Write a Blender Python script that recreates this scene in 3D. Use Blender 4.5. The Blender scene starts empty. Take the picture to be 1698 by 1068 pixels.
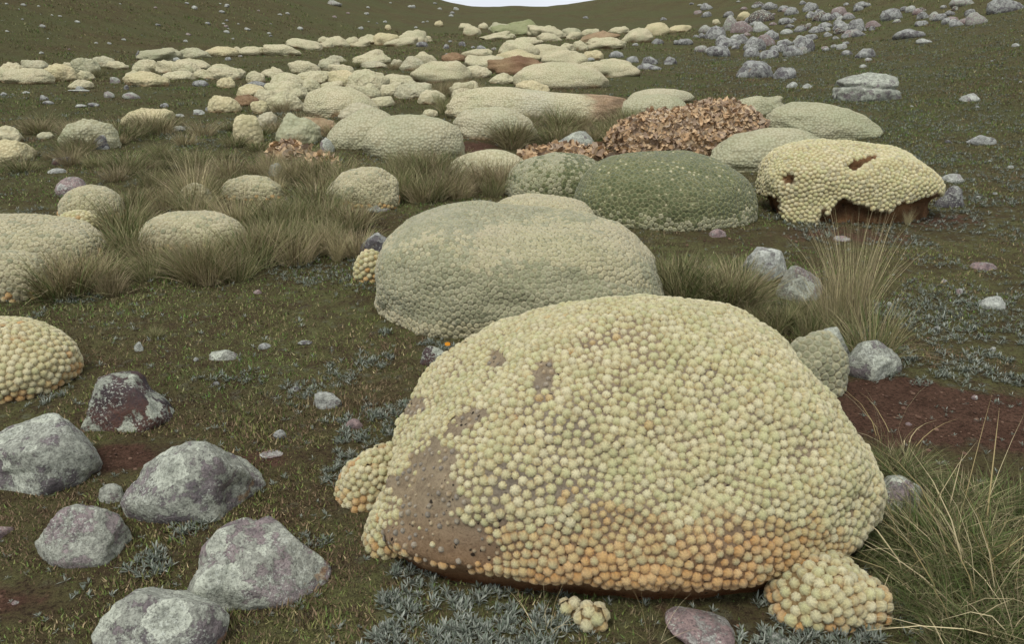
import bpy, math, random
import numpy as np
from mathutils import Vector, Matrix
from mathutils.bvhtree import BVHTree
from mathutils.kdtree import KDTree

random.seed(7)
RNG = np.random.default_rng(11)
scene = bpy.context.scene
COL = scene.collection

# ------------------------------------------------------------------ camera
CAM_H, PITCH, FPX = 1.6, math.radians(16.5), 1300.0      # metres, radians, photo pixels (1698 wide)
cd = bpy.data.cameras.new("camera")
cd.sensor_width = 36.0
cd.lens = 36.0 * FPX / 1698.0
cd.clip_start = 0.05
cd.clip_end = 3000
cam = bpy.data.objects.new("camera", cd)
COL.objects.link(cam)
cam.location = (0, 0, CAM_H)
cam.rotation_euler = (math.pi / 2 - PITCH, 0, 0)
scene.camera = cam

# ------------------------------------------------------------------ sky, sun, exposure
SUN_EL, SUN_AZ = math.radians(58), math.radians(-150)     # azimuth from +Y (ahead), clockwise: behind, to the left
world = bpy.data.worlds.new("World")
scene.world = world
world.use_nodes = True
wn, wl = world.node_tree.nodes, world.node_tree.links
wn.clear()
w_out = wn.new("ShaderNodeOutputWorld")
w_bg = wn.new("ShaderNodeBackground")
w_sky = wn.new("ShaderNodeTexSky")
w_sky.sky_type = 'NISHITA'
w_sky.sun_disc = False
w_sky.sun_elevation = SUN_EL
w_sky.sun_rotation = SUN_AZ
w_sky.altitude = 3500
w_sky.air_density = 1.0
w_sky.dust_density = 2.0
w_tc = wn.new("ShaderNodeTexCoord")
w_map = wn.new("ShaderNodeMapping")
w_map.inputs['Scale'].default_value = (1.0, 1.0, 2.2)
w_noise = wn.new("ShaderNodeTexNoise")
w_noise.inputs['Scale'].default_value = 2.6
w_noise.inputs['Detail'].default_value = 6
w_ramp = wn.new("ShaderNodeValToRGB")
w_ramp.color_ramp.elements[0].position = 0.3
w_ramp.color_ramp.elements[0].color = (4.9, 4.95, 5.1, 1)
w_ramp.color_ramp.elements[1].position = 0.72
w_ramp.color_ramp.elements[1].color = (6.6, 6.6, 6.7, 1)
w_mix = wn.new("ShaderNodeMixRGB")
w_mix.inputs['Fac'].default_value = 0.86                   # closed cloud deck over the clear sky
wl.new(w_tc.outputs['Generated'], w_map.inputs['Vector'])
wl.new(w_map.outputs['Vector'], w_noise.inputs['Vector'])
wl.new(w_noise.outputs['Fac'], w_ramp.inputs['Fac'])
wl.new(w_sky.outputs['Color'], w_mix.inputs['Color1'])
wl.new(w_ramp.outputs['Color'], w_mix.inputs['Color2'])
wl.new(w_mix.outputs['Color'], w_bg.inputs['Color'])
w_bg.inputs['Strength'].default_value = 0.12
wl.new(w_bg.outputs['Background'], w_out.inputs['Surface'])

sd = bpy.data.lights.new("sun", 'SUN')
sd.energy = 1.5
sd.angle = math.radians(16)
sd.color = (1.0, 0.96, 0.9)
sun = bpy.data.objects.new("sun", sd)
COL.objects.link(sun)
sv = Vector((math.sin(SUN_AZ) * math.cos(SUN_EL), math.cos(SUN_AZ) * math.cos(SUN_EL), math.sin(SUN_EL)))
sun.rotation_euler = sv.to_track_quat('Z', 'Y').to_euler()
sun.location = sv * 50
scene.view_settings.view_transform = 'Standard'
scene.view_settings.look = 'None'
scene.view_settings.gamma = 1.0
scene.view_settings.exposure = 0.45

# ------------------------------------------------------------------ helpers: projection
_cp, _sp = math.cos(PITCH), math.sin(PITCH)
FWD = np.array([0, _cp, -_sp]); UPV = np.array([0, _sp, _cp])
CAMP = np.array([0, 0, CAM_H])

def project(P):
    d = np.asarray(P, float) - CAMP
    zc = np.maximum(d @ FWD, 1e-3)
    return np.stack([849 + FPX * d[..., 0] / zc, 534 - FPX * (d @ UPV) / zc, zc], -1)

def ray(px, py):
    d = FWD + (px - 849) / FPX * np.array([1., 0, 0]) - (py - 534) / FPX * UPV
    return d

# ------------------------------------------------------------------ helpers: noise
def _hash(ix, iy, iz, seed):
    h = (ix.astype(np.int64) * 374761393 + iy.astype(np.int64) * 668265263 + iz.astype(np.int64) * 2147483647 + seed * 144269) & 0xffffffff
    h = ((h ^ (h >> 13)) * 1274126177) & 0xffffffff
    h = h ^ (h >> 16)
    return (h & 0xffff) / 65535.0

def noise3(P, seed=0):
    P = np.asarray(P, float)
    i = np.floor(P); f = P - i
    f = f * f * (3 - 2 * f)
    r = 0
    for dx in (0, 1):
        wx = f[..., 0] if dx else 1 - f[..., 0]
        for dy in (0, 1):
            wy = f[..., 1] if dy else 1 - f[..., 1]
            for dz in (0, 1):
                wz = f[..., 2] if dz else 1 - f[..., 2]
                r = r + wx * wy * wz * _hash(i[..., 0] + dx, i[..., 1] + dy, i[..., 2] + dz, seed)
    return r * 2 - 1

def noise2(x, y, seed=0):
    return noise3(np.stack([x, y, np.zeros_like(x) + 0.37], -1), seed)

def fbm(P, seed=0, o=4):
    r = 0; a = 0.5
    P = np.asarray(P, float)
    for k in range(o):
        r = r + a * noise3(P * 2 ** k + 17.3 * k, seed + k); a *= 0.5
    return r

# ------------------------------------------------------------------ terrain function
SL = math.tan(math.radians(5.0))
_ty = np.linspace(-20, 900, 4601)
_sl = np.where(_ty < 40, SL, np.where(_ty < 96, SL + 0.0013 * (_ty - 40), 0))
_sl = np.where(_ty >= 96, np.maximum(SL + 0.0013 * 56 - 0.012 * (_ty - 96), -0.22), _sl)
_tz = np.cumsum(_sl) * (_ty[1] - _ty[0]); _tz -= np.interp(0, _ty, _tz)

def soft(d, w):
    return np.where(d > 6 * w, d, w * np.log1p(np.exp(np.clip(d / w, -30, 30))))

def T(x, y):
    x = np.asarray(x, float); y = np.asarray(y, float)
    z = np.interp(y, _ty, _tz)
    xl = np.interp(y, [0, 22, 43, 74, 100, 140], [-15, -14, -12.5, -9.0, -6.5, -5])
    xr = np.interp(y, [0, 11, 40, 70, 100, 140], [6.5, 7.5, 13, 13, 5.0, 4])
    near = np.clip((y + 6) / 20, 0.25, 1)
    z = z + 0.34 * soft(xl - x, 1.4) * near
    dr = soft(x - xr, 1.6)
    z = z + (0.16 * dr + 0.10 * soft(x - xr - 9, 3)) * near
    fade = np.clip(1 - np.hypot(x, y) / 1.2, 0, 1)
    z = z + (0.035 * noise2(x / 1.1, y / 1.1, 3) + 0.10 * noise2(x / 4.5, y / 4.5, 5) * np.clip(y / 6, 0, 1)) * (1 - fade)
    z = z + np.clip((y - 25) / 30, 0, 1) * (0.35 * noise2(x / 9, y / 9, 8) + 0.14 * noise2(x / 3, y / 3, 9))
    z = z + 0.010 * noise2(x / 0.22, y / 0.22, 12)
    return z

def hit(px, py, tmax=600):
    d = ray(px, py)
    t = np.geomspace(0.6, tmax, 2600)
    P = CAMP + t[:, None] * d
    g = P[:, 2] - T(P[:, 0], P[:, 1])
    k = np.argmax(g < 0)
    if not (g < 0).any():
        k = len(t) - 1
    k = max(k, 1)
    a, b = t[k - 1], t[k]
    for _ in range(18):
        m = 0.5 * (a + b); p = CAMP + m * d
        if p[2] - float(T(p[0], p[1])) < 0: b = m
        else: a = m
    return CAMP + a * d

# ------------------------------------------------------------------ helpers: meshes, objects
def mesh_np(name, V, Fq, mat, col=None, smooth=True):
    """Fq: array (n,3) or (n,4) or list of such arrays"""
    me = bpy.data.meshes.new(name)
    V = np.asarray(V, np.float32)
    Fl = Fq if isinstance(Fq, list) else [Fq]
    idx = np.concatenate([np.asarray(f).ravel() for f in Fl]).astype(np.int32)
    tot = np.concatenate([np.full(len(f), np.asarray(f).shape[1], np.int32) for f in Fl])
    st = np.concatenate([[0], np.cumsum(tot)[:-1]]).astype(np.int32)
    me.vertices.add(len(V)); me.vertices.foreach_set("co", V.ravel())
    me.loops.add(len(idx)); me.loops.foreach_set("vertex_index", idx)
    me.polygons.add(len(tot)); me.polygons.foreach_set("loop_start", st)
    try: me.polygons.foreach_set("loop_total", tot)
    except Exception: pass
    if smooth: me.polygons.foreach_set("use_smooth", np.ones(len(tot), bool))
    if col is not None:
        a = me.color_attributes.new("Col", 'FLOAT_COLOR', 'POINT')
        c = np.asarray(col, np.float32)
        if c.ndim == 1: c = np.tile(c, (len(V), 1))
        if c.shape[1] == 3: c = np.concatenate([c, np.ones((len(c), 1), np.float32)], 1)
        a.data.foreach_set("color", c.ravel())
    me.materials.append(mat)
    me.update(calc_edges=True)
    me.validate()
    return me

def link(name, data, loc=(0, 0, 0), parent=None):
    o = bpy.data.objects.new(name, data)
    COL.objects.link(o)
    o.location = [float(v) for v in loc]
    if parent is not None: o.parent = parent
    return o

def tag(o, label=None, cat=None, group=None, kind=None):
    if label: o["label"] = label
    if cat: o["category"] = cat
    if group: o["group"] = group
    if kind: o["kind"] = kind
    return o

ORD = "zeroth first second third fourth fifth sixth seventh eighth ninth tenth eleventh twelfth thirteenth fourteenth fifteenth sixteenth seventeenth eighteenth nineteenth twentieth".split()
def ordinal(n):
    if n < len(ORD): return ORD[n]
    return f"{n}" + ({1: "st", 2: "nd", 3: "rd"}.get(n % 10, "th") if n % 100 not in (11, 12, 13) else "th")

# ------------------------------------------------------------------ materials
class NT:
    def __init__(s, name):
        s.m = bpy.data.materials.new(name); s.m.use_nodes = True
        s.n = s.m.node_tree.nodes; s.l = s.m.node_tree.links
        s.n.clear()
        s.out = s.n.new("ShaderNodeOutputMaterial"); s.b = s.n.new("ShaderNodeBsdfPrincipled")
        s.l.new(s.b.outputs[0], s.out.inputs['Surface'])
        s.b.inputs['Roughness'].default_value = 0.9
        s.b.inputs['Specular IOR Level'].default_value = 0.15
    def set(s, sock, v):
        if hasattr(v, 'is_output') and v.is_output: s.l.new(v, sock)
        elif isinstance(v, (tuple, list)) and len(v) == 3 and sock.type == 'RGBA': sock.default_value = (*v, 1)
        else: sock.default_value = v
    def pos(s):
        return s.n.new("ShaderNodeNewGeometry").outputs['Position']
    def obj(s):
        return s.n.new("ShaderNodeTexCoord").outputs['Object']
    def attr(s, name):
        a = s.n.new("ShaderNodeAttribute"); a.attribute_name = name; return a.outputs['Color']
    def rand(s):
        return s.n.new("ShaderNodeObjectInfo").outputs['Random']
    def noise(s, vec, scale, detail=4, rough=0.55, dist=0.0):
        t = s.n.new("ShaderNodeTexNoise"); s.l.new(vec, t.inputs['Vector'])
        t.inputs['Scale'].default_value = scale; t.inputs['Detail'].default_value = detail
        t.inputs['Roughness'].default_value = rough; t.inputs['Distortion'].default_value = dist
        return t.outputs['Fac']
    def voro(s, vec, scale, feature='F1', out='Distance', rnd=1.0):
        t = s.n.new("ShaderNodeTexVoronoi"); s.l.new(vec, t.inputs['Vector'])
        t.feature = feature; t.inputs['Scale'].default_value = scale
        t.inputs['Randomness'].default_value = rnd
        return t.outputs[out]
    def ramp(s, fac, stops, interp='LINEAR'):
        r = s.n.new("ShaderNodeValToRGB"); cr = r.color_ramp; cr.interpolation = interp
        while len(cr.elements) < len(stops): cr.elements.new(0.5)
        for e, (p, c) in zip(cr.elements, stops):
            e.position = p
            e.color = (c, c, c, 1) if not isinstance(c, (tuple, list)) else (*c, 1)
        s.l.new(fac, r.inputs['Fac'])
        return r.outputs['Color']
    def mix(s, fac, a, b, mode='MIX'):
        m = s.n.new("ShaderNodeMixRGB"); m.blend_type = mode
        s.set(m.inputs['Fac'], fac); s.set(m.inputs['Color1'], a); s.set(m.inputs['Color2'], b)
        return m.outputs['Color']
    def math(s, op, a, b=0.0):
        m = s.n.new("ShaderNodeMath"); m.operation = op
        s.set(m.inputs[0], a); s.set(m.inputs[1], b)
        return m.outputs[0]
    def sep(s, v):
        m = s.n.new("ShaderNodeSeparateXYZ"); s.l.new(v, m.inputs[0]); return m.outputs
    def warp(s, vec, scale, amt):
        t = s.n.new("ShaderNodeTexNoise"); s.l.new(vec, t.inputs['Vector']); t.inputs['Scale'].default_value = scale
        t.inputs['Detail'].default_value = 3
        a = s.n.new("ShaderNodeVectorMath"); a.operation = 'MULTIPLY_ADD'
        s.l.new(t.outputs['Color'], a.inputs[0]); a.inputs[1].default_value = (amt,) * 3; s.l.new(vec, a.inputs[2])
        return a.outputs[0]
    def bump(s, h, strength, dist, prev=None):
        b = s.n.new("ShaderNodeBump"); b.inputs['Strength'].default_value = strength
        b.inputs['Distance'].default_value = dist; s.l.new(h, b.inputs['Height'])
        if prev is not None: s.l.new(prev, b.inputs['Normal'])
        return b.outputs['Normal']
    def done(s, color, normal=None, rough=None):
        s.set(s.b.inputs['Base Color'], color)
        if normal is not None: s.l.new(normal, s.b.inputs['Normal'])
        if rough is not None: s.set(s.b.inputs['Roughness'], rough)
        return s.m

def m_ground():
    t = NT("ground_turf"); p = t.pos(); t.b.inputs['Specular IOR Level'].default_value = 0.02
    a = t.n.new("ShaderNodeAttribute"); a.attribute_name = "Col"
    s3 = t.n.new("ShaderNodeSeparateColor"); t.l.new(a.outputs['Color'], s3.inputs[0])
    soil, silver, hill = s3.outputs[0], s3.outputs[1], s3.outputs[2]
    n1 = t.noise(p, 1.1, 5, 0.6); n2 = t.noise(p, 9, 6, 0.65); n3 = t.noise(p, 70, 5, 0.7); n4 = t.noise(p, 260, 3, 0.7)
    moss = t.mix(t.ramp(n2, [(0.40, 0), (0.58, 1)]), (0.115, 0.085, 0.053), (0.18, 0.178, 0.08))
    moss = t.mix(t.ramp(n3, [(0.45, 0), (0.66, 0.75)]), moss, (0.125, 0.135, 0.045))
    moss = t.mix(t.ramp(n1, [(0.4, 0), (0.66, 0.65)]), moss, (0.095, 0.064, 0.038))
    far = t.mix(t.ramp(n2, [(0.38, 0), (0.64, 1)]), (0.095, 0.078, 0.040), (0.15, 0.150, 0.065))
    far = t.mix(t.ramp(n1, [(0.42, 0), (0.6, 0.7)]), far, (0.10, 0.080, 0.042))
    far = t.mix(t.ramp(t.noise(p, 0.25, 4, 0.6), [(0.42, 0), (0.6, 0.6)]), far, (0.105, 0.118, 0.05))
    c = t.mix(hill, moss, far)
    vo = t.voro(t.warp(p, 14, 0.05), 15)
    fleck = t.math('MULTIPLY', t.ramp(vo, [(0.22, 1), (0.40, 0)]), t.ramp(t.noise(p, 5, 4), [(0.42, 0), (0.6, 1)]))
    fleck = t.math('MULTIPLY', fleck, silver)
    fleck = t.math('MULTIPLY', fleck, t.ramp(n3, [(0.35, 0.1), (0.6, 1)]))
    c = t.mix(fleck, c, (0.23, 0.255, 0.215))
    red = t.mix(t.ramp(n2, [(0.3, 0), (0.7, 1)]), (0.085, 0.047, 0.033), (0.16, 0.092, 0.064))
    red = t.mix(t.ramp(n3, [(0.5, 0), (0.72, 0.6)]), red, (0.19, 0.11, 0.075))
    sm = t.math('ADD', soil, t.math('MULTIPLY', t.math('SUBTRACT', n2, 0.5), 1.1))
    c = t.mix(t.ramp(sm, [(0.42, 0), (0.62, 1)]), c, red)
    c = t.mix(t.ramp(n3, [(0.34, 0.75), (0.52, 0)]), c, (0.025, 0.02, 0.012))
    c = t.mix(t.ramp(n4, [(0.3, 0.55), (0.6, 0)]), c, (0.015, 0.012, 0.008))
    nb = t.bump(n2, 0.6, 0.05); nb = t.bump(n3, 0.9, 0.02, nb); nb = t.bump(n4, 0.8, 0.006, nb)
    return t.done(c, nb, 0.95)

def m_cushion(name="cushion_wool", cells=30.0, cellamt=0.6, pale=True):
    t = NT(name); p = t.pos(); c = t.attr("Col")
    n = t.noise(p, 2.2, 5, 0.6); n2 = t.noise(p, 14, 4, 0.6); nf = t.noise(p, 160, 3, 0.6)
    c = t.mix(t.ramp(n, [(0.38, 0.0), (0.66, 0.55)]), c, t.mix(1.0, c, (0.80, 0.90, 0.82), 'MULTIPLY'))
    c = t.mix(t.ramp(n2, [(0.5, 0.0), (0.75, 0.35)]), c, t.mix(1.0, c, (0.78, 0.70, 0.62), 'MULTIPLY'))
    w = t.warp(p, 9, 0.02)
    v = t.voro(w, cells, rnd=0.75)
    c = t.mix(t.ramp(v, [(0.30, 0.0), (0.75, cellamt)]), c, t.mix(1.0, c, (0.52, 0.48, 0.40), 'MULTIPLY'))
    c = t.mix(t.ramp(nf, [(0.4, 0.25), (0.65, 0)]), c, t.mix(1.0, c, (0.6, 0.58, 0.5), 'MULTIPLY'))
    hv = t.ramp(v, [(0.0, 1.0), (0.8, 0.0)])
    nb = t.bump(t.noise(p, 5, 5, 0.6), 0.6, 0.12) if 'far' in name else None
    nb = t.bump(hv, 0.6 if 'far' in name else 0.7, 0.03 if 'far' in name else 0.020, nb); nb = t.bump(nf, 0.5, 0.004, nb)
    m = t.done(c, nb, 0.95)
    return m

def m_head(name="woolly_heads"):
    t = NT(name); p = t.pos(); c = t.attr("Col")
    nf = t.noise(p, 330, 3, 0.7); n2 = t.noise(p, 60, 3, 0.6); n0 = t.noise(p, 3, 4, 0.6)
    c = t.mix(t.ramp(nf, [(0.36, 0.5), (0.62, 0)]), c, t.mix(1.0, c, (0.58, 0.55, 0.42), 'MULTIPLY'))
    c = t.mix(t.ramp(n0, [(0.4, 0.0), (0.65, 0.5)]), c, t.mix(1.0, c, (0.88, 0.93, 0.82), 'MULTIPLY'))
    c = t.mix(t.ramp(n2, [(0.5, 0.0), (0.75, 0.3)]), c, t.mix(1.0, c, (0.75, 0.66, 0.52), 'MULTIPLY'))
    nb = t.bump(nf, 0.9, 0.006)
    t.b.inputs['Sheen Weight'].default_value = 0.25
    t.b.inputs['Sheen Roughness'].default_value = 0.6
    return t.done(c, nb, 0.95)

def m_bald():
    t = NT("weathered_bark_skin"); p = t.pos(); c = t.attr("Col")
    n = t.noise(p, 16, 8, 0.75); nf = t.noise(p, 120, 6, 0.8)
    c = t.mix(t.ramp(n, [(0.38, 0.55), (0.55, 0)]), c, t.mix(1.0, c, (0.5, 0.48, 0.48), 'MULTIPLY'))
    c = t.mix(t.ramp(nf, [(0.38, 0.6), (0.50, 0)]), c, t.mix(1.0, c, (0.5, 0.45, 0.42), 'MULTIPLY'))
    c = t.mix(t.ramp(nf, [(0.56, 0), (0.72, 0.6)]), c, (0.42, 0.33, 0.22))
    vt = t.n.new("ShaderNodeTexVoronoi"); t.l.new(t.warp(p, 30, 0.02), vt.inputs['Vector']); vt.inputs['Scale'].default_value = 46
    v, rc = vt.outputs['Distance'], t.sep(vt.outputs['Color'])[1]
    pit = t.ramp(t.math('SUBTRACT', v, t.math('MULTIPLY', rc, 0.24)), [(0.0, 0.9), (0.10, 0)])
    pit = t.math('MULTIPLY', pit, t.ramp(t.noise(p, 9, 2), [(0.42, 0), (0.55, 1)]))
    c = t.mix(pit, c, (0.014, 0.011, 0.010))
    nb = t.bump(n, 0.8, 0.03); nb = t.bump(nf, 1.0, 0.012, nb)
    return t.done(c, nb, 0.95)

def m_rock(name, base, base2, lich=0.5, lcol=(0.43, 0.455, 0.37), scale=1.0):
    t = NT(name); o = t.obj(); p = t.pos()
    n = t.noise(o, 2.2 * scale, 5, 0.6); n2 = t.noise(p, 28 * scale, 5, 0.65); nf = t.noise(p, 130 * scale, 4, 0.7)
    c = t.mix(t.ramp(n, [(0.4, 0), (0.6, 1)]), base, base2)
    c = t.mix(t.ramp(n2, [(0.35, 0.6), (0.55, 0)]), c, (0.05, 0.045, 0.05))
    nz = t.sep(t.n.new("ShaderNodeNewGeometry").outputs['Normal'])[2]
    # fine crust
    crust = t.math('ADD', t.noise(p, 11 * scale, 9, 0.72), t.math('MULTIPLY', nz, 0.05))
    lm = t.ramp(crust, [(0.60 - 0.16 * lich, 0), (0.64 - 0.16 * lich, 1)])
    lc = t.mix(t.ramp(t.noise(p, 55 * scale, 5, 0.7), [(0.38, 0), (0.62, 1)]), tuple(x * 0.50 for x in lcol), lcol)
    c = t.mix(t.math('MULTIPLY', lm, 0.85), c, lc)
    # round patches with a pale rim
    w = t.warp(p, 12 * scale, 0.09 / scale)
    vt = t.n.new("ShaderNodeTexVoronoi"); t.l.new(w, vt.inputs['Vector']); vt.inputs['Scale'].default_value = 6.5 * scale
    v, rc = vt.outputs['Distance'], t.sep(vt.outputs['Color'])[0]
    rel = t.math('ADD', t.math('DIVIDE', v, t.math('MULTIPLY', rc, 0.22 + 0.80 * lich)), t.math('MULTIPLY', t.math('SUBTRACT', t.noise(p, 40 * scale, 5, 0.7), 0.5), 1.1))
    pm = t.ramp(rel, [(0.97, 1), (1.0, 0)])
    rim = t.ramp(rel, [(0.55, 0), (0.9, 0.85)])
    pc = t.mix(rim, lc, tuple(min(1, x * 1.35) for x in lcol))
    c = t.mix(t.math('MULTIPLY', pm, 0.9), c, pc)
    spk = t.ramp(t.noise(p, 95 * scale, 4, 0.7), [(0.54, 0), (0.60, 1)])
    spk = t.math('MULTIPLY', spk, t.ramp(t.noise(p, 8 * scale, 3), [(0.44, 0), (0.54, 1)]))
    c = t.mix(t.math('MULTIPLY', spk, 0.85), c, (0.50, 0.53, 0.45))
    org = t.math('MULTIPLY', t.ramp(t.noise(o, 9 * scale, 4), [(0.68, 0), (0.73, 1)]), 0.55)
    c = t.mix(org, c, (0.33, 0.17, 0.06))
    c = t.mix(t.ramp(nf, [(0.34, 0.65), (0.5, 0)]), c, (0.06, 0.055, 0.055))
    h = t.math('ADD', n2, t.math('ADD', t.math('MULTIPLY', lm, 0.25), t.math('MULTIPLY', pm, 0.2)))
    nb = t.bump(h, 0.6, 0.025 / scale); nb = t.bump(nf, 0.7, 0.006 / scale, nb)
    return t.done(c, nb, 0.92)

def m_leaf(name, rough=0.7, spec=0.15, trans=0.0):
    t = NT(name); c = t.attr("Col")
    v = t.math('ADD', t.math('MULTIPLY', t.rand(), 0.3), 0.85)
    h = t.n.new("ShaderNodeHueSaturation"); t.l.new(c, h.inputs['Color']); t.l.new(v, h.inputs['Value'])
    t.b.inputs['Specular IOR Level'].default_value = spec
    return t.done(h.outputs['Color'], None, rough)

def m_flake():
    t = NT("dead_flake"); p = t.pos(); c = t.attr("Col")
    n = t.noise(p, 40, 4, 0.7)
    c = t.mix(t.ramp(n, [(0.35, 0.6), (0.6, 0)]), c, t.mix(1.0, c, (0.58, 0.5, 0.45), 'MULTIPLY'))
    return t.done(c, t.bump(n, 0.6, 0.01), 0.9)

M_GROUND = m_ground()
M_CUSH = m_cushion()
M_CUSHF = m_cushion("cushion_wool_far", 17.0, 0.45)
M_HEAD = m_head()
M_BALD = m_bald()
M_ROCK = m_rock("lichen_rock", (0.25, 0.215, 0.21), (0.18, 0.16, 0.16), 0.85)
M_ROCKP = m_rock("purple_rock", (0.29, 0.235, 0.23), (0.31, 0.27, 0.255), 0.65)
M_ROCKD = m_rock("dark_rock", (0.055, 0.045, 0.05), (0.12, 0.065, 0.05), 0.35, (0.42, 0.45, 0.36))
M_ROCKF = m_rock("grey_rock", (0.16, 0.15, 0.15), (0.12, 0.11, 0.115), 0.7, (0.36, 0.37, 0.34), 0.6)
M_ROCKPINK = m_rock("pink_rock", (0.33, 0.245, 0.225), (0.27, 0.20, 0.19), 0.25, (0.4, 0.4, 0.36))
M_ROCKW = m_rock("pale_rock", (0.36, 0.35, 0.32), (0.28, 0.25, 0.25), 0.9, (0.46, 0.48, 0.42))
M_BLADE = m_leaf("grass_blade")
M_SILVER = m_leaf("silver_leaf", 0.75)
M_FLAKE = m_flake()

# ------------------------------------------------------------------ ground
SOIL = [(1560, 690, 0.75, 0.30, 1.0), (1480, 650, 0.3, 0.2, 1.0), (1660, 700, 0.45, 0.3, 1.0), (190, 760, 0.22, 0.13, 1.0), (1560, 365, 0.55, 0.35, 0.6),
             (1500, 470, 0.8, 0.5, 0.35), (1180, 400, 0.8, 0.3, 0.3), (0, 1005, 0.2, 0.12, 0.7), (775, 243, 0.5, 0.5, 0.8),
             (1400, 390, 0.9, 0.4, 0.6), (1250, 1030, 0.5, 0.18, 0.45), (430, 760, 0.25, 0.1, 0.6), (1000, 255, 1.4, 0.8, 0.55)]

def build_ground():
    ys = np.concatenate([np.linspace(-8, 0.78, 26), np.geomspace(0.8, 700, 660)])
    u = np.linspace(-1, 1, 440)
    Y, U = np.meshgrid(ys, u, indexing='ij')
    X = U * 1.35 * (np.maximum(Y, 0.8) + 2.0)
    Z = T(X, Y)
    dist = np.hypot(X, Y)
    Z = Z + 0.006 * noise2(X / 0.06, Y / 0.06, 21) * np.clip(1.5 - dist / 6, 0, 1)
    V = np.stack([X, Y, Z], -1).reshape(-1, 3)
    soil = np.zeros(len(V))
    for px, py, rx, ry, a in SOIL:
        h = hit(px, py)
        q = ((V[:, 0] - h[0]) / rx) ** 2 + ((V[:, 1] - h[1]) / ry) ** 2
        soil = np.maximum(soil, a * np.exp(-q * 0.9))
    n = noise2(V[:, 0] / 0.8, V[:, 1] / 0.8, 31)
    d = np.hypot(V[:, 0], V[:, 1])
    silver = np.clip(0.55 + 0.5 * n, 0, 1) * np.clip((d - 1.5) / 3, 0.35, 1)
    silver *= np.where(V[:, 0] < -6, 0.6, 1)
    hill = np.clip((d - 4) / 12, 0, 1)
    me = mesh_np("ground", V, _grid(len(ys), len(u)), M_GROUND, np.stack([soil, silver, hill], -1))
    o = link("ground", me); o["kind"] = "structure"
    return o

def _grid(r, c, wrap=False):
    i = np.arange(r - 1)[:, None]; j = np.arange(c if wrap else c - 1)[None]
    j2 = (j + 1) % c
    a = i * c + j; b = i * c + j2; e = (i + 1) * c + j2; d = (i + 1) * c + j
    return np.stack([a, b, e, d], -1).reshape(-1, 4)

build_ground()

# ------------------------------------------------------------------ cushion mounds
PAL = {'c': ((0.64, 0.585, 0.40), (0.55, 0.515, 0.35)),
       'y': ((0.66, 0.585, 0.37), (0.59, 0.525, 0.33)),
       'g': ((0.37, 0.38, 0.22), (0.29, 0.31, 0.16)),
       'w': ((0.58, 0.54, 0.38), (0.48, 0.46, 0.33)),
       'k': ((0.53, 0.505, 0.35), (0.43, 0.425, 0.29)),
       'o': ((0.48, 0.37, 0.24), (0.32, 0.21, 0.13)),
       'r': ((0.36, 0.25, 0.15), (0.20, 0.115, 0.07))}
ADJ = {'c': 'pale cream', 'y': 'yellowish cream', 'g': 'green', 'w': 'greyish white', 'k': 'grey-green', 'o': 'dead orange-brown', 'r': 'dead reddish brown'}

def unit_mound(seed, nt=20, npf=32, n=2.3, z0=0.22, amp=0.10, freq=1.6, skx=0.0, bumps=(), thmax=112, lump=0.0, m=None):
    th = np.radians(np.linspace(0.0, thmax, nt)); ph = np.linspace(0, 2 * np.pi, npf, endpoint=False)
    TH, PH = np.meshgrid(th, ph, indexing='ij')
    D = np.stack([np.sin(TH) * np.cos(PH), np.sin(TH) * np.sin(PH), np.cos(TH)], -1).reshape(-1, 3)
    m = m or n
    rho = (np.abs(D[:, 0]) ** m + np.abs(D[:, 1]) ** m) ** (1 / m)
    r = (rho ** n + np.abs(D[:, 2]) ** n) ** (-1 / n)
    r = r * (1 + amp * fbm(D * freq + seed * 3.71, seed, 3) * 1.6)
    if lump: r = r * (1 + lump * fbm(D * freq * 4 + seed, seed + 5, 3))
    for bx, by, bz, a, w in bumps:
        b = np.array([bx, by, bz], float); b /= np.linalg.norm(b)
        ang = np.arccos(np.clip(D @ b, -1, 1))
        r = r * (1 + a * np.exp(-(ang / w) ** 2))
    V = D * r[:, None]
    V[:, 0] += skx * np.clip(V[:, 2], 0, 2)
    V[:, 2] = (V[:, 2] + z0) / (1 + z0)
    F = _grid(nt, npf, True)[:, ::-1]
    return V, F

def fit(V, bbox, dr=0.8, hmul=None, iters=9, pad=0.0):
    """scale a unit shape so its picture box is bbox; it stands on the ground where its front base shows.
    returns world verts, base centre"""
    x0, x1, yt, yb = bbox
    xm = (x0 + x1) / 2
    F = hit(xm, min(yb, 1400))
    pr = project(F)
    W = (x1 - x0) / 2 * pr[2] / FPX
    C = F + np.array([F[0], F[1], 0]) / max(np.hypot(F[0], F[1]), 1e-6) * W * dr * 0.9
    H = W * 0.9
    cx, cy = C[0], C[1]
    for k in range(iters):
        P = np.stack([cx + V[:, 0] * W, cy + V[:, 1] * W * dr, V[:, 2] * H], -1)
        P[:, 2] += T(P[:, 0], P[:, 1])
        q = project(P[V[:, 2] > 0.0])
        a, b, t = q[:, 0].min() , q[:, 0].max(), q[:, 1].min()
        zc = project(np.array([cx, cy, float(T(cx, cy))]))[2]
        W *= np.clip((x1 - x0) / max(b - a, 1e-3), 0.5, 2) ** 0.9
        cx += ((x0 + x1) / 2 - (a + b) / 2) * zc / FPX * 0.9
        cf = F
        front = V[(np.abs(V[:, 2]) < 0.12), 1].min() if (np.abs(V[:, 2]) < 0.12).any() else -1
        cy = cf[1] - front * W * dr * 0.95
        base = project(np.array([cx, cy, float(T(cx, cy))]))[1]
        hp = t - yt
        H = np.clip(H + hp * zc / FPX * 0.85, 0.08 * W, 3.0 * W)
    if hmul: H *= hmul
    return cx, cy, W, H

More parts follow.
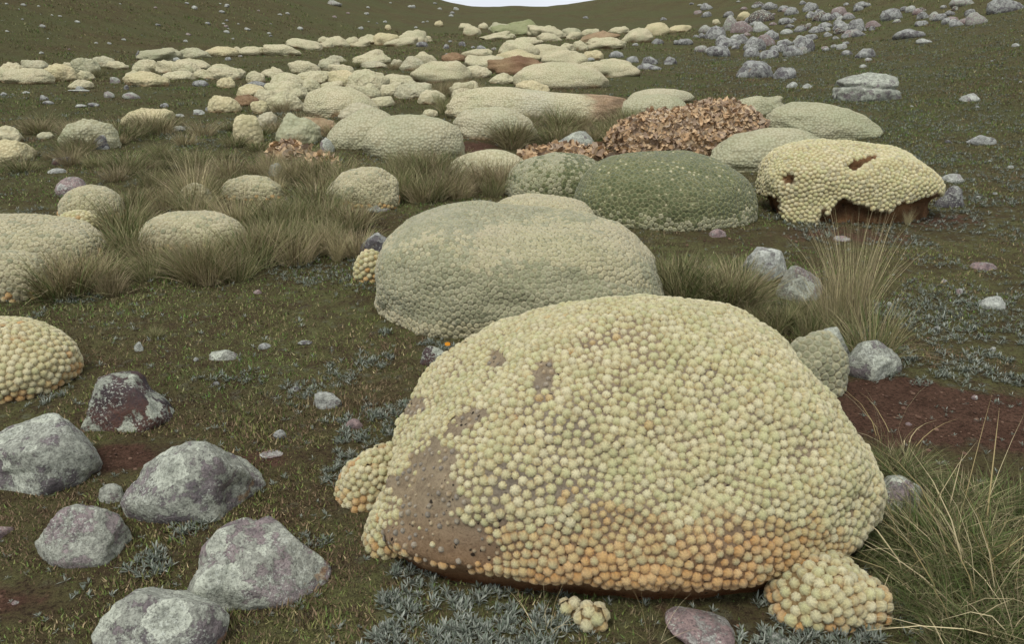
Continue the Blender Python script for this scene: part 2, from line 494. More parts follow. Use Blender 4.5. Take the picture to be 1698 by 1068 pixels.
def place(V, cx, cy, W, H, dr):
    P = np.stack([cx + V[:, 0] * W, cy + V[:, 1] * W * dr, V[:, 2] * H], -1)
    zc = float(T(cx, cy))
    P[:, 2] += T(P[:, 0], P[:, 1])
    return P - np.array([cx, cy, zc]), np.array([cx, cy, zc])

def mound_col(Vu, kind, seed, skirt=(0.26, 0.17, 0.09), skirt_h=0.18):
    a, b = (np.array(c) for c in PAL[kind])
    n = np.clip(0.5 + 0.9 * fbm(Vu * 1.7 + seed, seed + 9, 3), 0, 1)[:, None]
    c = a * (1 - n) + b * n
    if kind in 'cyw':
        s = np.clip((skirt_h + 0.30 * noise3(Vu * 3 + seed, seed) - Vu[:, 2]) / 0.22, 0, 1)[:, None]
        c = c * (1 - 0.9 * s) + np.array(skirt) * 0.9 * s
    if kind in 'gk':
        s = np.clip((skirt_h - Vu[:, 2]) / 0.3, 0, 1)[:, None]
        c = c * (1 - 0.5 * s) + np.array((0.47, 0.42, 0.24)) * 0.5 * s
    return c

_seed = [100]
MOUNDS = []
def mound(bbox, kind='c', label=None, group=None, dr=0.8, res=None, colf=None, **kw):
    _seed[0] += 1; sd_ = kw.pop('seed', _seed[0])
    wpx = bbox[1] - bbox[0]
    if res is None: res = (16, 26) if wpx < 60 else (24, 40) if wpx < 120 else (44, 72)
    rr = random.Random(sd_)
    d = dict(n=rr.uniform(1.9, 2.3), z0=rr.uniform(0.05, 0.16), amp=rr.uniform(0.10, 0.20), skx=rr.uniform(-0.25, 0.25), lump=0.10, freq=rr.uniform(1.5, 2.4))
    if wpx >= 110: d.update(amp=rr.uniform(0.05, 0.09), lump=0.03)
    if wpx < 110: d['bumps'] = [(rr.uniform(-1, 1), rr.uniform(-1, 0.3), rr.uniform(0.1, 0.9), rr.uniform(-0.14, 0.26), rr.uniform(0.22, 0.42)) for _ in range(7)]
    d.update(kw)
    V, F = unit_mound(sd_, res[0], res[1], **d)
    V[:, :2] *= (1 - 0.07 * np.clip((0.16 + 0.2 * noise3(V * 3, sd_) - V[:, 2]) / 0.2, 0, 1))[:, None]
    cx, cy, W, H = fit(V, bbox, dr)
    P, base = place(V, cx, cy, W, H, dr)
    mat = M_CUSHF if wpx < 80 else M_CUSH
    C = mound_col(V, kind, sd_)
    if colf is not None: C = colf(V, C)
    me = mesh_np("cushion_plant", P, F, mat, C)
    o = link("cushion_plant", me, base)
    tag(o, label, "cushion plant", group)
    return o

def cluster(phrase, group, items, **kw):
    items = sorted(items, key=lambda i: i[0] + i[1])
    for k, it in enumerate(items):
        kind = it[4] if len(it) > 4 else 'c'
        lab = f"{ADJ[kind]} cushion plant, {ordinal(k + 1)} from left {phrase}"
        g_ = 0.09 * (it[1] - it[0])
        mound((it[0] - g_, it[1] + g_, it[2] - 0.14 * (it[3] - it[2]), it[3]), kind, lab, group, **kw)

cluster("in the left edge clump below the hill", "cushion plants at the foot of the left hill", [
    (-8, 44, 106, 136), (38, 80, 101, 118, 'w'), (3, 85, 115, 140), (76, 128, 108, 135, 'y'), (115, 153, 133, 147), (129, 156, 118, 133),
    (120, 163, 98, 121, 'k'), (156, 190, 94, 110, 'w'), (178, 211, 102, 115), (102, 123, 104, 115)])
cluster("in the loose clump before the left hill", "cushion plants at the foot of the left hill", [
    (221, 262, 100, 120), (205, 232, 118, 133), (210, 276, 120, 143, 'y'), (261, 310, 101, 122), (288, 333, 101, 124), (298, 348, 98, 113),
    (272, 320, 118, 132), (353, 382, 107, 121), (341, 403, 111, 132), (322, 347, 116, 130), (361, 388, 129, 146, 'y')])
cluster("in the row along the left hill's foot", "row of cushion plants along the left hill", [
    (231, 300, 81, 101, 'k'), (293, 347, 80, 96, 'k'), (341, 392, 78, 94, 'y'), (382, 404, 78, 90), (394, 440, 78, 92), (439, 495, 75, 92),
    (478, 531, 65, 82), (528, 548, 61, 72), (542, 578, 61, 77), (530, 552, 67, 79), (572, 596, 62, 77), (590, 629, 58, 73), (622, 662, 56, 74, 'y'),
    (661, 706, 51, 72), (702, 716, 60, 70), (578, 612, 65, 78), (640, 690, 62, 76)])
mound((720, 735, 33, 43), 'y', "small lone cream cushion plant, upper of two on the left hill slope", "lone cushion plants on the left hill")
mound((638, 649, 40, 49), 'y', "small lone cream cushion plant, lower of two on the left hill slope", "lone cushion plants on the left hill")
cluster("in the farthest group below the saddle", "far cushion plants below the saddle", [
    (762, 782, 39, 50), (769, 796, 43, 59), (794, 810, 38, 48), (813, 855, 38, 53, 'k'), (843, 890, 33, 48, 'g'), (799, 852, 52, 65), (818, 878, 42, 58, 'g'),
    (878, 935, 43, 63), (894, 930, 55, 68), (934, 962, 47, 60, 'k'), (940, 964, 53, 65), (965, 992, 48, 58), (964, 1024, 52, 69, 'o'), (1010, 1041, 44, 55),
    (1032, 1080, 48, 70), (1066, 1108, 39, 59, 'y'), (1110, 1144, 42, 53, 'y'), (1222, 1243, 20, 33, 'y'), (1182, 1194, 32, 40)])
cluster("in the rank behind the long ridge", "rear rank of cushion plants", [
    (974, 1034, 63, 81), (950, 974, 68, 83), (928, 951, 72, 84), (967, 999, 84, 99, 'y'), (852, 898, 62, 74), (831, 890, 68, 95), (868, 938, 75, 95),
    (828, 898, 83, 103, 'y'), (901, 969, 85, 109), (776, 843, 93, 114), (767, 813, 82, 95), (688, 723, 87, 106), (589, 645, 84, 107), (600, 640, 102, 113, 'w'),
    (665, 704, 95, 117, 'w'), (648, 668, 99, 112, 'w'), (813, 905, 95, 124, 'r'), (735, 772, 88, 102, 'r'), (540, 572, 92, 104, 'w')])
cluster("in the dense middle group left of centre", "middle group of cushion plants", [
    (688, 776, 104, 137), (769, 812, 110, 129), (578, 643, 118, 153), (548, 594, 118, 142, 'y'), (631, 686, 124, 144), (589, 629, 140, 163),
    (631, 668, 138, 158), (658, 718, 137, 163, 'w'), (695, 736, 151, 173), (748, 794, 136, 160), (751, 794, 148, 166), (614, 652, 161, 178), (702, 725, 182, 194),
    (813, 852, 122, 139), (512, 622, 148, 194)])
cluster("in the clump around the brown gap", "left middle clump of cushion plants", [
    (410, 438, 119, 137), (436, 472, 112, 129), (481, 530, 102, 123), (530, 562, 99, 116, 'w'), (547, 587, 108, 125), (452, 502, 122, 142), (495, 548, 119, 139),
    (396, 443, 141, 162, 'y'), (443, 507, 137, 164), (503, 530, 132, 152), (530, 567, 135, 151), (348, 397, 161, 187, 'y'), (424, 463, 150, 172), (417, 445, 168, 188, 'y'),
    (445, 502, 154, 185), (385, 428, 158, 176, 'r')])

# larger, single ones
mound((850, 1010, 102, 148), 'c', "big smooth cream cushion plant forming the left end of the long ridge", dr=0.6, skx=-0.1, amp=0.08)
mound((960, 1062, 96, 128), 'c', "cream cushion plant tapering right at the long ridge's end", dr=0.6, skx=-0.3)
mound((854, 912, 132, 156), 'y', "small round cream cushion plant in front of the long ridge")
def ridge_col(V, C):
    n = 0.15 * fbm(V * 4, 3, 3)
    wm = np.exp(-((V[:, 0] + 0.02 + n) / 0.22) ** 2)[:, None]; bm_ = np.clip((V[:, 0] - 0.40 + n * 1.5) / 0.15, 0, 1)[:, None]
    br = np.array((0.40, 0.29, 0.19)) * np.clip(0.8 + 1.0 * fbm(V * 6, 6, 3), 0.5, 1.4)[:, None]
    C = C * (1 - 0.6 * wm) + np.array((0.56, 0.54, 0.42)) * 0.6 * wm
    return C * (1 - bm_) + br * bm_
mound((737, 1060, 143, 200), 'c', "long ridge-shaped cushion plant, cream dome left, weathered brown at right end", dr=0.30, n=2.5, skx=0.0, amp=0.04, lump=0.04, colf=ridge_col,
      res=(60, 110), bumps=[(-0.55, 0, 0.8, 0.22, 0.35), (0.15, 0, 1, -0.10, 0.3), (0.8, 0, 0.5, 0.06, 0.3)])
mound((1040, 1152, 146, 172), 'w', "flat pale cushion plant just behind the dried-out orange heap", dr=0.6)
mound((1027, 1147, 155, 200), 'k', "grey-green cushion plant left of the dried-out orange heap", dr=0.6, n=2.6)
mound((750, 892, 176, 232), 'w', "pale cushion plant sloping right beside the dark green tussock grass", dr=0.6, skx=-0.15)
mound((600, 772, 189, 266), 'k', "big grey-green cushion plant with textured face above tawny grass", dr=0.7, n=2.3, skx=0.05)
mound((540, 675, 178, 250), 'k', "smooth two-toned green and cream cushion plant beside a purple stone", dr=0.75, skx=0.12)
mound((456, 534, 186, 238), 'k', "greenish cushion plant with a brown dead patch on its right")
mound((560, 632, 169, 200), 'w', "low grey-white cushion plant peeking behind the two-toned one", dr=0.7)
mound((493, 566, 193, 226), 'o', "dead orange-brown cushion plant between two green cushions")
mound((386, 438, 188, 238), 'y', "upright cream cushion plant with lichen-spotted foot, left of the green cushion")
mound((424, 460, 184, 210), 'w', "little whitish cushion plant tucked behind the upright cream one")
mound((95, 202, 196, 247), 'k', "smooth pale cushion plant with a grey stone at its front, far left")
mound((198, 292, 178, 210), 'y', "half-brown cushion plant hidden behind a dark grass tussock, left")
mound((-30, 62, 230, 270), 'y', "cream cushion plant with ragged orange underside at the left edge")
mound((-30, 42, 207, 238), 'c', "cream cushion plant behind the ragged one at the left edge")
mound((60, 92, 218, 231), 'w', "tiny whitish cushion plant beside brown grass at far left")
mound((1211, 1302, 158, 190), 'k', "low green cushion plant behind the dried-out orange heap's right end", dr=0.7)
mound((1269, 1465, 168, 232), 'k', "long grey-green cushion plant tapering right, right of the orange heap", dr=0.55, skx=-0.35, n=2.1)
mound((1170, 1390, 211, 285), 'k', "broad grey-green cushion plant behind the cream one with holes", dr=0.6, skx=0.0, n=2.2)
mound((738, 880, 247, 305), 'c', "cream cushion plant half sunk behind tawny tussock grass, centre", dr=0.7, skx=0.1)

# ------------------------------------------------------------------ woolly heads
def head_mesh(kind, tipc, rimc, seed, seg=14):
    rr = random.Random(seed)
    V = []; C = []
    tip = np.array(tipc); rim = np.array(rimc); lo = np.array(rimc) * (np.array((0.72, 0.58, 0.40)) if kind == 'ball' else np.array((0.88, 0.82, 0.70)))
    if kind == 'ball':
        V.append((0, 0, 0.86)); C.append(tip * 1.08)
        for ring, (ang, rad) in enumerate(((44, 1.0), (94, 1.04))):
            for k in range(seg):
                a = 2 * math.pi * (k + rr.uniform(-0.2, 0.2)) / seg
                sp = (k + ring) % 2
                q = rad * (1.06 if sp else 0.94) * rr.uniform(0.93, 1.07)
                V.append((q * math.sin(math.radians(ang)) * math.cos(a), q * math.sin(math.radians(ang)) * math.sin(a), 0.84 * q * math.cos(math.radians(ang))))
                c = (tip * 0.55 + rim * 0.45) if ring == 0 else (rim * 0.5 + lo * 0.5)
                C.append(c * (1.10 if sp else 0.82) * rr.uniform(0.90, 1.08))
    else:
        V.append((0, 0, 0.20)); C.append(tip * 0.8)
        for rad, z, mixc in ((0.48, 0.34, 0.15), (0.86, 0.30, 1.0), (1.02, -0.35, 1.3)):
            for k in range(seg):
                a = 2 * math.pi * (k + 0.5 * (rad == 0.86)) / seg
                q = rad * rr.uniform(0.92, 1.06)
                V.append((q * math.cos(a), q * math.sin(a), z * rr.uniform(0.85, 1.1)))
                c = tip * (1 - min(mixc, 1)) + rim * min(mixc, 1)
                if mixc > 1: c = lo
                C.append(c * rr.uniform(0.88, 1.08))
    tri = [(0, 1 + k, 1 + (k + 1) % seg) for k in range(seg)]
    quads = []
    for r in range((len(V) - 1) // seg - 1):
        for k in range(seg):
            a = 1 + r * seg + k; b = 1 + r * seg + (k + 1) % seg
            quads.append((a, a + seg, b + seg, b))
    q = np.array(quads)
    tris = np.concatenate([np.array(tri), q[:, [0, 1, 2]], q[:, [0, 2, 3]]])
    return np.array(V), tris, np.array(C)

def scatter(P, F, spacing, seed, relax=11):
    rg = np.random.default_rng(seed)
    tri = np.concatenate([F[:, [0, 1, 2]], F[:, [0, 2, 3]]])
    A, B, C = P[tri[:, 0]], P[tri[:, 1]], P[tri[:, 2]]
    ar = np.linalg.norm(np.cross(B - A, C - A), axis=1) / 2
    N = int(ar.sum() / (spacing ** 2 * 0.866))
    k = rg.choice(len(tri), N, p=ar / ar.sum())
    u = rg.random((N, 2)); f = u.sum(1) > 1; u[f] = 1 - u[f]
    S = A[k] + (B - A)[k] * u[:, :1] + (C - A)[k] * u[:, 1:]
    bvh = BVHTree.FromPolygons([Vector(p) for p in P], [tuple(t) for t in tri.tolist()])
    NR = np.zeros_like(S)
    rad = spacing * 1.25
    for it in range(relax):
        Sf = S.astype(np.float32); q2 = (Sf * Sf).sum(1)
        d2 = q2[:, None] + q2[None] - 2 * Sf @ Sf.T
        ii, jj = np.nonzero(d2 < rad * rad)
        m = ii != jj; ii, jj = ii[m], jj[m]
        dv = S[ii] - S[jj]; dd = np.maximum(np.linalg.norm(dv, axis=1), 1e-4)
        w = (rad - dd) * (0.34 if it < relax - 4 else 0.22)
        mv = np.zeros_like(S); np.add.at(mv, ii, dv / dd[:, None] * w[:, None])
        ml = np.linalg.norm(mv, axis=1, keepdims=True); mv *= np.minimum(1, 0.5 * spacing / np.maximum(ml, 1e-6))
        S = S + mv
        for i, p in enumerate(S):
            co, no, ix, dd_ = bvh.find_nearest(p)
            S[i] = co; NR[i] = no
    return S, NR

def vert_normals(P, F):
    n = np.zeros_like(P)
    fn = np.cross(P[F[:, 2]] - P[F[:, 0]], P[F[:, 3]] - P[F[:, 1]])
    for k in range(4): np.add.at(n, F[:, k], fn)
    return n / np.maximum(np.linalg.norm(n, axis=1, keepdims=True), 1e-9)

def frames(N, rg):
    N = N / np.maximum(np.linalg.norm(N, axis=1, keepdims=True), 1e-9)
    ref = rg.normal(size=N.shape)
    X = np.cross(ref, N); X /= np.linalg.norm(X, axis=1, keepdims=True)
    Y = np.cross(N, X)
    return X, Y, N

def add_heads(parent, base, S, N, spacing, variants, pick, nsep, seed, part="stem_head", size=None, sepname=None):
    """variants: list of (V,tri,C); pick: index per head. the nsep that show largest become objects"""
    rg = np.random.default_rng(seed)
    n = len(S)
    flat = (pick >= I_GREEN) & (pick < I_BARK)
    R = spacing * np.where(flat, 0.54, 0.575) * rg.uniform(0.88, 1.12, n)
    if size is not None: R = R * size
    X, Y, Z = frames(N + rg.normal(scale=0.10, size=N.shape), rg)
    S = S - Z * (R * np.where(flat, 0.05, np.where(pick >= I_BARK, -0.1, 0.15)))[:, None]
    Wp = S + base
    pr = project(Wp)
    view = CAMP - Wp; view /= np.linalg.norm(view, axis=1, keepdims=True)
    facing = (view * N).sum(1)
    inframe = (pr[:, 0] > 0) & (pr[:, 0] < 1698) & (pr[:, 1] < 1068)
    score = np.where((facing > 0.15) & inframe, R / pr[:, 2], 0)
    order = np.argsort(-score)
    sep = order[:nsep]; rest = order[nsep:]
    mats = {}
    for i in sep:
        v = int(pick[i])
        if v not in mats:
            V, tr, C = variants[v]
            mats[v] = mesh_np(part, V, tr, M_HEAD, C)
        o = bpy.data.objects.new(part, mats[v]); COL.objects.link(o)
        M = Matrix(((X[i, 0], Y[i, 0], Z[i, 0], S[i, 0]), (X[i, 1], Y[i, 1], Z[i, 1], S[i, 1]), (X[i, 2], Y[i, 2], Z[i, 2], S[i, 2]), (0, 0, 0, 1)))
        o.parent = parent
        o.matrix_local = M @ Matrix.Scale(float(R[i]), 4)
    if len(rest):
        AV, AF, AC = [], [], []; off = 0
        for v in range(len(variants)):
            ids = rest[pick[rest] == v]
            if not len(ids): continue
            V, tr, C = variants[v]
            P = (S[ids, None, :] + R[ids, None, None] * (V[None, :, 0, None] * X[ids, None, :] + V[None, :, 1, None] * Y[ids, None, :] + V[None, :, 2, None] * Z[ids, None, :]))
            m = len(V)
            AV.append(P.reshape(-1, 3)); AF.append((tr[None] + (np.arange(len(ids)) * m)[:, None, None] + off).reshape(-1, 3))
            cc = np.tile(C, (len(ids), 1)).reshape(len(ids), m, 3) * rg.uniform(0.88, 1.08, (len(ids), 1, 1))
            AC.append(cc.reshape(-1, 3)); off += len(ids) * m
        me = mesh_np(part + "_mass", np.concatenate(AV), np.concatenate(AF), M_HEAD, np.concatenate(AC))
        o = link(part + "_mass", me, (0, 0, 0), parent); o["kind"] = "stuff"

CREAM_TIP, CREAM_RIM = (0.58, 0.56, 0.28), (0.63, 0.55, 0.32)
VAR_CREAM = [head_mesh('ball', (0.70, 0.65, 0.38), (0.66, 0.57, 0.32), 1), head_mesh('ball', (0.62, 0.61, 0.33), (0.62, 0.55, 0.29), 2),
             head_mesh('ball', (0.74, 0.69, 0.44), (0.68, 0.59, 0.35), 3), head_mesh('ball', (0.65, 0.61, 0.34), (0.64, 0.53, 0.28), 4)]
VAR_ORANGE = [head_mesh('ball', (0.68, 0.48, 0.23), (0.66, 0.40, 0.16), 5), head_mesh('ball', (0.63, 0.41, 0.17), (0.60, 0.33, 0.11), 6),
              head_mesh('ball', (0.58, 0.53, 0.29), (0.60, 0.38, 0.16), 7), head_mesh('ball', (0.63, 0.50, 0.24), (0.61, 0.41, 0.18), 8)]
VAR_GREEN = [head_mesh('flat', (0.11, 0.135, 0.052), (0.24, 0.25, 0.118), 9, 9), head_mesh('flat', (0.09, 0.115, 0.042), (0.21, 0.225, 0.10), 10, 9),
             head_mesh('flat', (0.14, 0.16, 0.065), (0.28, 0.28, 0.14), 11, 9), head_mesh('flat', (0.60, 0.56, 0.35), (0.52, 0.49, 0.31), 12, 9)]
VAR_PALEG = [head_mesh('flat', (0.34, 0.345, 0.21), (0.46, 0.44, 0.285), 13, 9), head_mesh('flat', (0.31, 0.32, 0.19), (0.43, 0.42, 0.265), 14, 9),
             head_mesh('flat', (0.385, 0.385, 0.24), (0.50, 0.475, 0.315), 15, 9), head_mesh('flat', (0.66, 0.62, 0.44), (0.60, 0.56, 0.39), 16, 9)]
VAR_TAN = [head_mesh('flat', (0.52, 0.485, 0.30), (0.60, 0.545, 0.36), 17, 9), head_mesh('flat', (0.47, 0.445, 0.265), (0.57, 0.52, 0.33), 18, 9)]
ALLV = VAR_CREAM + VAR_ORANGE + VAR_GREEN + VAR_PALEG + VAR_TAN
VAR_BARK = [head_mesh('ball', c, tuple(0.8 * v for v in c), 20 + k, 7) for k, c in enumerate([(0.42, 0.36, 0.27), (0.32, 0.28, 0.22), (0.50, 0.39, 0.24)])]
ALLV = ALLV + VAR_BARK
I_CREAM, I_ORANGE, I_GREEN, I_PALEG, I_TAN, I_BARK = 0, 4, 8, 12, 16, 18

def fleck_size(q, U, rg, pk=None):
    return np.where((pk == I_GREEN + 3) | (pk == I_PALEG + 3), rg.uniform(0.35, 0.7, len(q)), 1.0)

def headed(bbox, label, kind, spacing, nsep, pickf, dr=0.8, res=(70, 120), keepf=None, colf=None, shapef=None, sizef=None, mat=None, seed=1, group=None, part="stem_head", root=None, partname="body", normf=None, **kw):
    V, F = unit_mound(seed, res[0], res[1], **kw)
    cx, cy, W, H = fit(V, bbox, dr)
    P, base = place(V, cx, cy, W, H, dr)
    vn = vert_normals(P, F)
    if shapef is not None:
        P = P + vn * shapef(project(P + base), V, P)[:, None]
    C = mound_col(V, kind, seed) * 0.75
    if colf is not None: C = colf(project(P + base), V, C)
    if root is None:
        root = bpy.data.objects.new("cushion_plant", None); COL.objects.link(root)
        root.location = base; root.empty_display_size = 0.2
        tag(root, label, "cushion plant", group)
        lb = base * 0
    else:
        lb = base - np.array(root.location)
    bo = link(partname, mesh_np(partname, P + lb, F, mat or M_CUSH, C), (0, 0, 0), root)
    S, N = scatter(P, F, spacing, seed)
    # nearest body vertex gives the unit coordinate of a head
    kd = KDTree(len(P))
    for i, p in enumerate(P): kd.insert(p, i)
    kd.balance()
    vi = np.array([kd.find(p)[1] for p in S])
    q = project(S + base); U = V[vi]
    g = S[:, 2] + base[2] - T(S[:, 0] + base[0], S[:, 1] + base[1])
    keep = g > -0.005
    if keepf is not None: keep &= keepf(q, U, N)
    S, N, q, U = S[keep], N[keep], q[keep], U[keep]
    rg = np.random.default_rng(seed + 50)
    pk = pickf(q, U, rg)
    sz = None if sizef is None else sizef(q, U, rg, pk) if sizef is fleck_size else sizef(q, U, rg)
    add_heads(root, base, S + lb, N, spacing, ALLV, pk, nsep, seed + 70, part, sz) if not lb.any() else add_heads(root, base - lb, S + lb, N, spacing, ALLV, pk, nsep, seed + 70, part, sz)
    return root, base, (P, F, V, W, H)

def ell(q, cx, cy, rx, ry, rot=0.0):
    c, s = math.cos(math.radians(rot)), math.sin(math.radians(rot))
    dx, dy = q[:, 0] - cx, q[:, 1] - cy
    return ((dx * c + dy * s) / rx) ** 2 + ((-dx * s + dy * c) / ry) ** 2

# --- the big front cushion
BALD = [(680, 800, 82, 90, -20), (660, 690, 32, 75, 25), (725, 890, 105, 42, 15), (822, 605, 15, 26, 20), (905, 622, 18, 26, 30),
        (720, 675, 28, 16, -30), (775, 695, 36, 16, -30)]
THIN = [(985, 835, 75, 30, 25), (985, 570, 60, 16, -20), (1215, 885, 45, 14, 5), (1330, 745, 30, 10, 0), (1010, 640, 50, 14, -20), (890, 660, 50, 20, -30)]
CLUST = [(770, 655, 90, 32, -30), (680, 720, 45, 38, -20), (790, 770, 40, 50, 0), (655, 760, 25, 35, 0), (630, 840, 40, 36, 0), (700, 640, 30, 20, 0)]
def front_keep(q, U, N):
    k = np.ones(len(q), bool)
    jit = 1 + 0.35 * noise2(q[:, 0] / 22, q[:, 1] / 22, 4)
    for b in BALD: k &= ~(ell(q, *b) < jit)
    for c in CLUST: k |= (ell(q, *c) < jit * 0.9)
    k |= np.random.default_rng(8).random(len(q)) < 0.62
    front = N[:, 1] < 0.75
    k = k | ~front
    return k & (U[:, 2] > 0.10)
def in_bald(q):
    jit = 1 + 0.35 * noise2(q[:, 0] / 22, q[:, 1] / 22, 4)
    b = np.zeros(len(q), bool)
    for e in BALD: b |= ell(q, *e) < jit
    for e in CLUST: b &= ell(q, *e) >= jit * 0.9
    return b
def front_pick(q, U, rg):
    lowf = np.clip((q[:, 1] - 850 - 45 * noise2(q[:, 0] / 90, q[:, 1] / 60, 6)) / 130, 0, 1) * 1.15 + 0.015
    f = lowf * (0.85 + 0.5 * noise2(q[:, 0] / 60, q[:, 1] / 40, 16)) + rg.normal(0, 0.10, len(q))
    for e in THIN: f = f + 0.22 * np.exp(-ell(q, *e))
    p = I_CREAM + rg.integers(0, 4, len(q))
    p = np.where(f > 0.26, np.where(rg.random(len(q)) < 0.5, I_ORANGE + 2, I_ORANGE + 3), p)
    p = np.where(f > 0.60, I_ORANGE + rg.integers(0, 2, len(q)), p)
    pale = in_bald(q) & (rg.random(len(q)) < 0.06)
    return np.where(in_bald(q) & ~pale, I_BARK + rg.integers(0, 3, len(q)), p)
def front_size(q, U, rg):
    s = rg.uniform(0.82, 1.16, len(q))
    near = np.zeros(len(q))
    for e in THIN: near = np.maximum(near, np.exp(-ell(q, *e) * 0.8))
    for e in BALD: near = np.maximum(near, 0.7 * np.exp(-np.maximum(ell(q, *e) - 1, 0) * 1.2))
    s = s * (1 - 0.45 * near * rg.random(len(q)))
    return np.where(in_bald(q), rg.uniform(0.30, 0.62, len(q)), s)
def front_col(q, V, C):
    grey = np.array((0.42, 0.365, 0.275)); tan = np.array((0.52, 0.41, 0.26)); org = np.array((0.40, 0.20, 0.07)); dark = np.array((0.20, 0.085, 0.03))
    n = np.clip(0.5 + fbm(V * 2.5, 77, 3), 0, 1)[:, None]
    c = grey * n + tan * (1 - n)
    o = np.clip((q[:, 1] - 830) / 120, 0, 1)[:, None]
    c = c * (1 - 0.7 * o) + org * 0.7 * o
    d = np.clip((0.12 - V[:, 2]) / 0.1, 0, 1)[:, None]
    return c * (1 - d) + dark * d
def front_shape(q, V, P):
    s = 0.012 * fbm(V * 6, 31, 3) + 0.006 * fbm(V * 24, 33, 2)
    for b in BALD: s = s - 0.010 * np.exp(-ell(q, *b) * 0.7)
    s = s - 0.06 * np.clip((0.16 - V[:, 2]) / 0.16, 0, 1)
    return s

front, fbase, finfo = headed((617, 1466, 494, 1012), "biggest cushion plant, knobbly cream with bald grey-brown left flank, nearest the camera", 'y', 0.0285, 300,
    front_pick, dr=0.72, res=(90, 150), keepf=front_keep, colf=front_col, shapef=front_shape, sizef=front_size, mat=M_BALD, seed=3,
    n=2.05, m=2.9, z0=0.20, amp=0.06, freq=1.4, skx=0.17, thmax=122, lump=0.035,
    bumps=[(-0.75, -0.1, 0.6, -0.05, 0.5), (0.80, 0, 0.55, -0.09, 0.5), (0.35, -1, -0.1, 0.05, 0.5), (0.95, -0.3, -0.05, 0.05, 0.35)])

def sub_lobe(root, bbox, spacing, pickf, seed, mat=M_BALD, name="offshoot", **kw):
    headed(bbox, None, 'c', spacing, 0, pickf, res=(24, 40), root=root, seed=seed, mat=mat, partname=name, part=name + "_head",
           colf=lambda q, V, C: np.tile(np.array((0.42, 0.30, 0.14)), (len(V), 1)), **kw)
mixp = lambda q, U, rg: np.where(rg.random(len(q)) < 0.10 + 0.5 * (U[:, 2] < 0.3), I_ORANGE + rg.integers(0, 4, len(q)), I_CREAM + rg.integers(0, 4, len(q)))
sub_lobe(front, (1272, 1452, 915, 1048), 0.031, mixp, 41, dr=0.8, n=2.0, z0=0.12, amp=0.12, skx=0.15)
sub_lobe(front, (1380, 1476, 960, 1044), 0.031, mixp, 42, dr=0.8, n=2.0, z0=0.12, amp=0.15)
sub_lobe(front, (556, 672, 736, 852), 0.027, mixp, 43, dr=0.9, n=1.9, z0=0.08, amp=0.2, skx=0.35)
sub_lobe(front, (604, 722, 806, 928), 0.028, mixp, 44, dr=0.9, n=1.9, z0=0.08, amp=0.2, skx=0.4)
sub_lobe(front, (955, 1008, 1003, 1050), 0.034, mixp, 45, dr=0.7, n=2.2, z0=0.2, amp=0.12)
sub_lobe(front, (930, 962, 995, 1022), 0.030, mixp, 46, dr=0.7, n=2.2, z0=0.2, amp=0.12)

# --- the second cushion
def second_pick(q, U, rg):
    n = noise2(q[:, 0] / 120 + q[:, 1] / 200, q[:, 1] / 80, 14) + 0.3 * noise2(q[:, 0] / 30, q[:, 1] / 20, 15)
    tanm = (n + rg.normal(0, 0.15, len(q)) > 0.32) | (ell(q, 980, 430, 110, 22, 25) < 1) | (q[:, 1] > 535) | (U[:, 2] < 0.12)
    p = np.where(tanm, I_TAN + rg.integers(0, 2, len(q)), I_PALEG + rg.integers(0, 3, len(q)))
    dots = rg.random(len(q)) < 0.013
    return np.where(dots, I_PALEG + 3, p)
headed((622, 1108, 333, 562), sizef=fleck_size, label="large smooth grey-green cushion plant right behind the biggest one", kind='k', spacing=0.031, nsep=300, pickf=second_pick, dr=0.78, seed=9, res=(70, 120),
       n=2.45, m=3.2, z0=0.10, amp=0.07, skx=-0.10, lump=0.03, bumps=[(0.12, -0.3, 1, -0.07, 0.3), (0.75, 0, 0.6, 0.06, 0.35), (-0.5, -0.4, 0.8, 0.05, 0.35), (0.35, -0.8, 0.5, -0.05, 0.25)])
headed((588, 640, 415, 468), "small cream cushion plant budding at the large grey-green one's left side", 'c', 0.036, 0, mixp, dr=0.8, seed=10, res=(24, 40), n=2.2, z0=0.25)
headed((800, 990, 322, 400), "cream cushion plant peeking over the large grey-green one", 'c', 0.040, 0, lambda q, U, rg: I_TAN + rg.integers(0, 2, len(q)), dr=0.6, seed=12, res=(40, 60), n=2.3, z0=0.2, amp=0.05)

# --- green pair
def green_pick(q, U, rg):
    p = I_GREEN + rg.integers(0, 3, len(q))
    low = rg.random(len(q)) < np.clip((0.28 - U[:, 2]) / 0.25, 0, 1)
    p = np.where(low, I_PALEG + rg.integers(0, 3, len(q)), p)
    return np.where(rg.random(len(q)) < 0.03 + 0.09 * (U[:, 2] > 0.72), I_GREEN + 3, p)
headed((950, 1256, 250, 382), "dark green honeycombed cushion plant with pale flecks, mid right", 'g', 0.040, 300, green_pick, dr=0.75, seed=21, sizef=fleck_size, n=2.3, z0=0.15, amp=0.05, skx=-0.05)
headed((838, 1006, 253, 332), "smaller green cushion plant left of the dark honeycombed one", 'g', 0.042, 0,
       lambda q, U, rg: np.where(rg.random(len(q)) < 0.35 + 0.5 * (q[:, 0] < 930), I_PALEG + rg.integers(0, 3, len(q)), I_GREEN + rg.integers(0, 3, len(q))), dr=0.75, seed=22, res=(50, 80), n=2.2, z0=0.15, amp=0.05, skx=0.05)

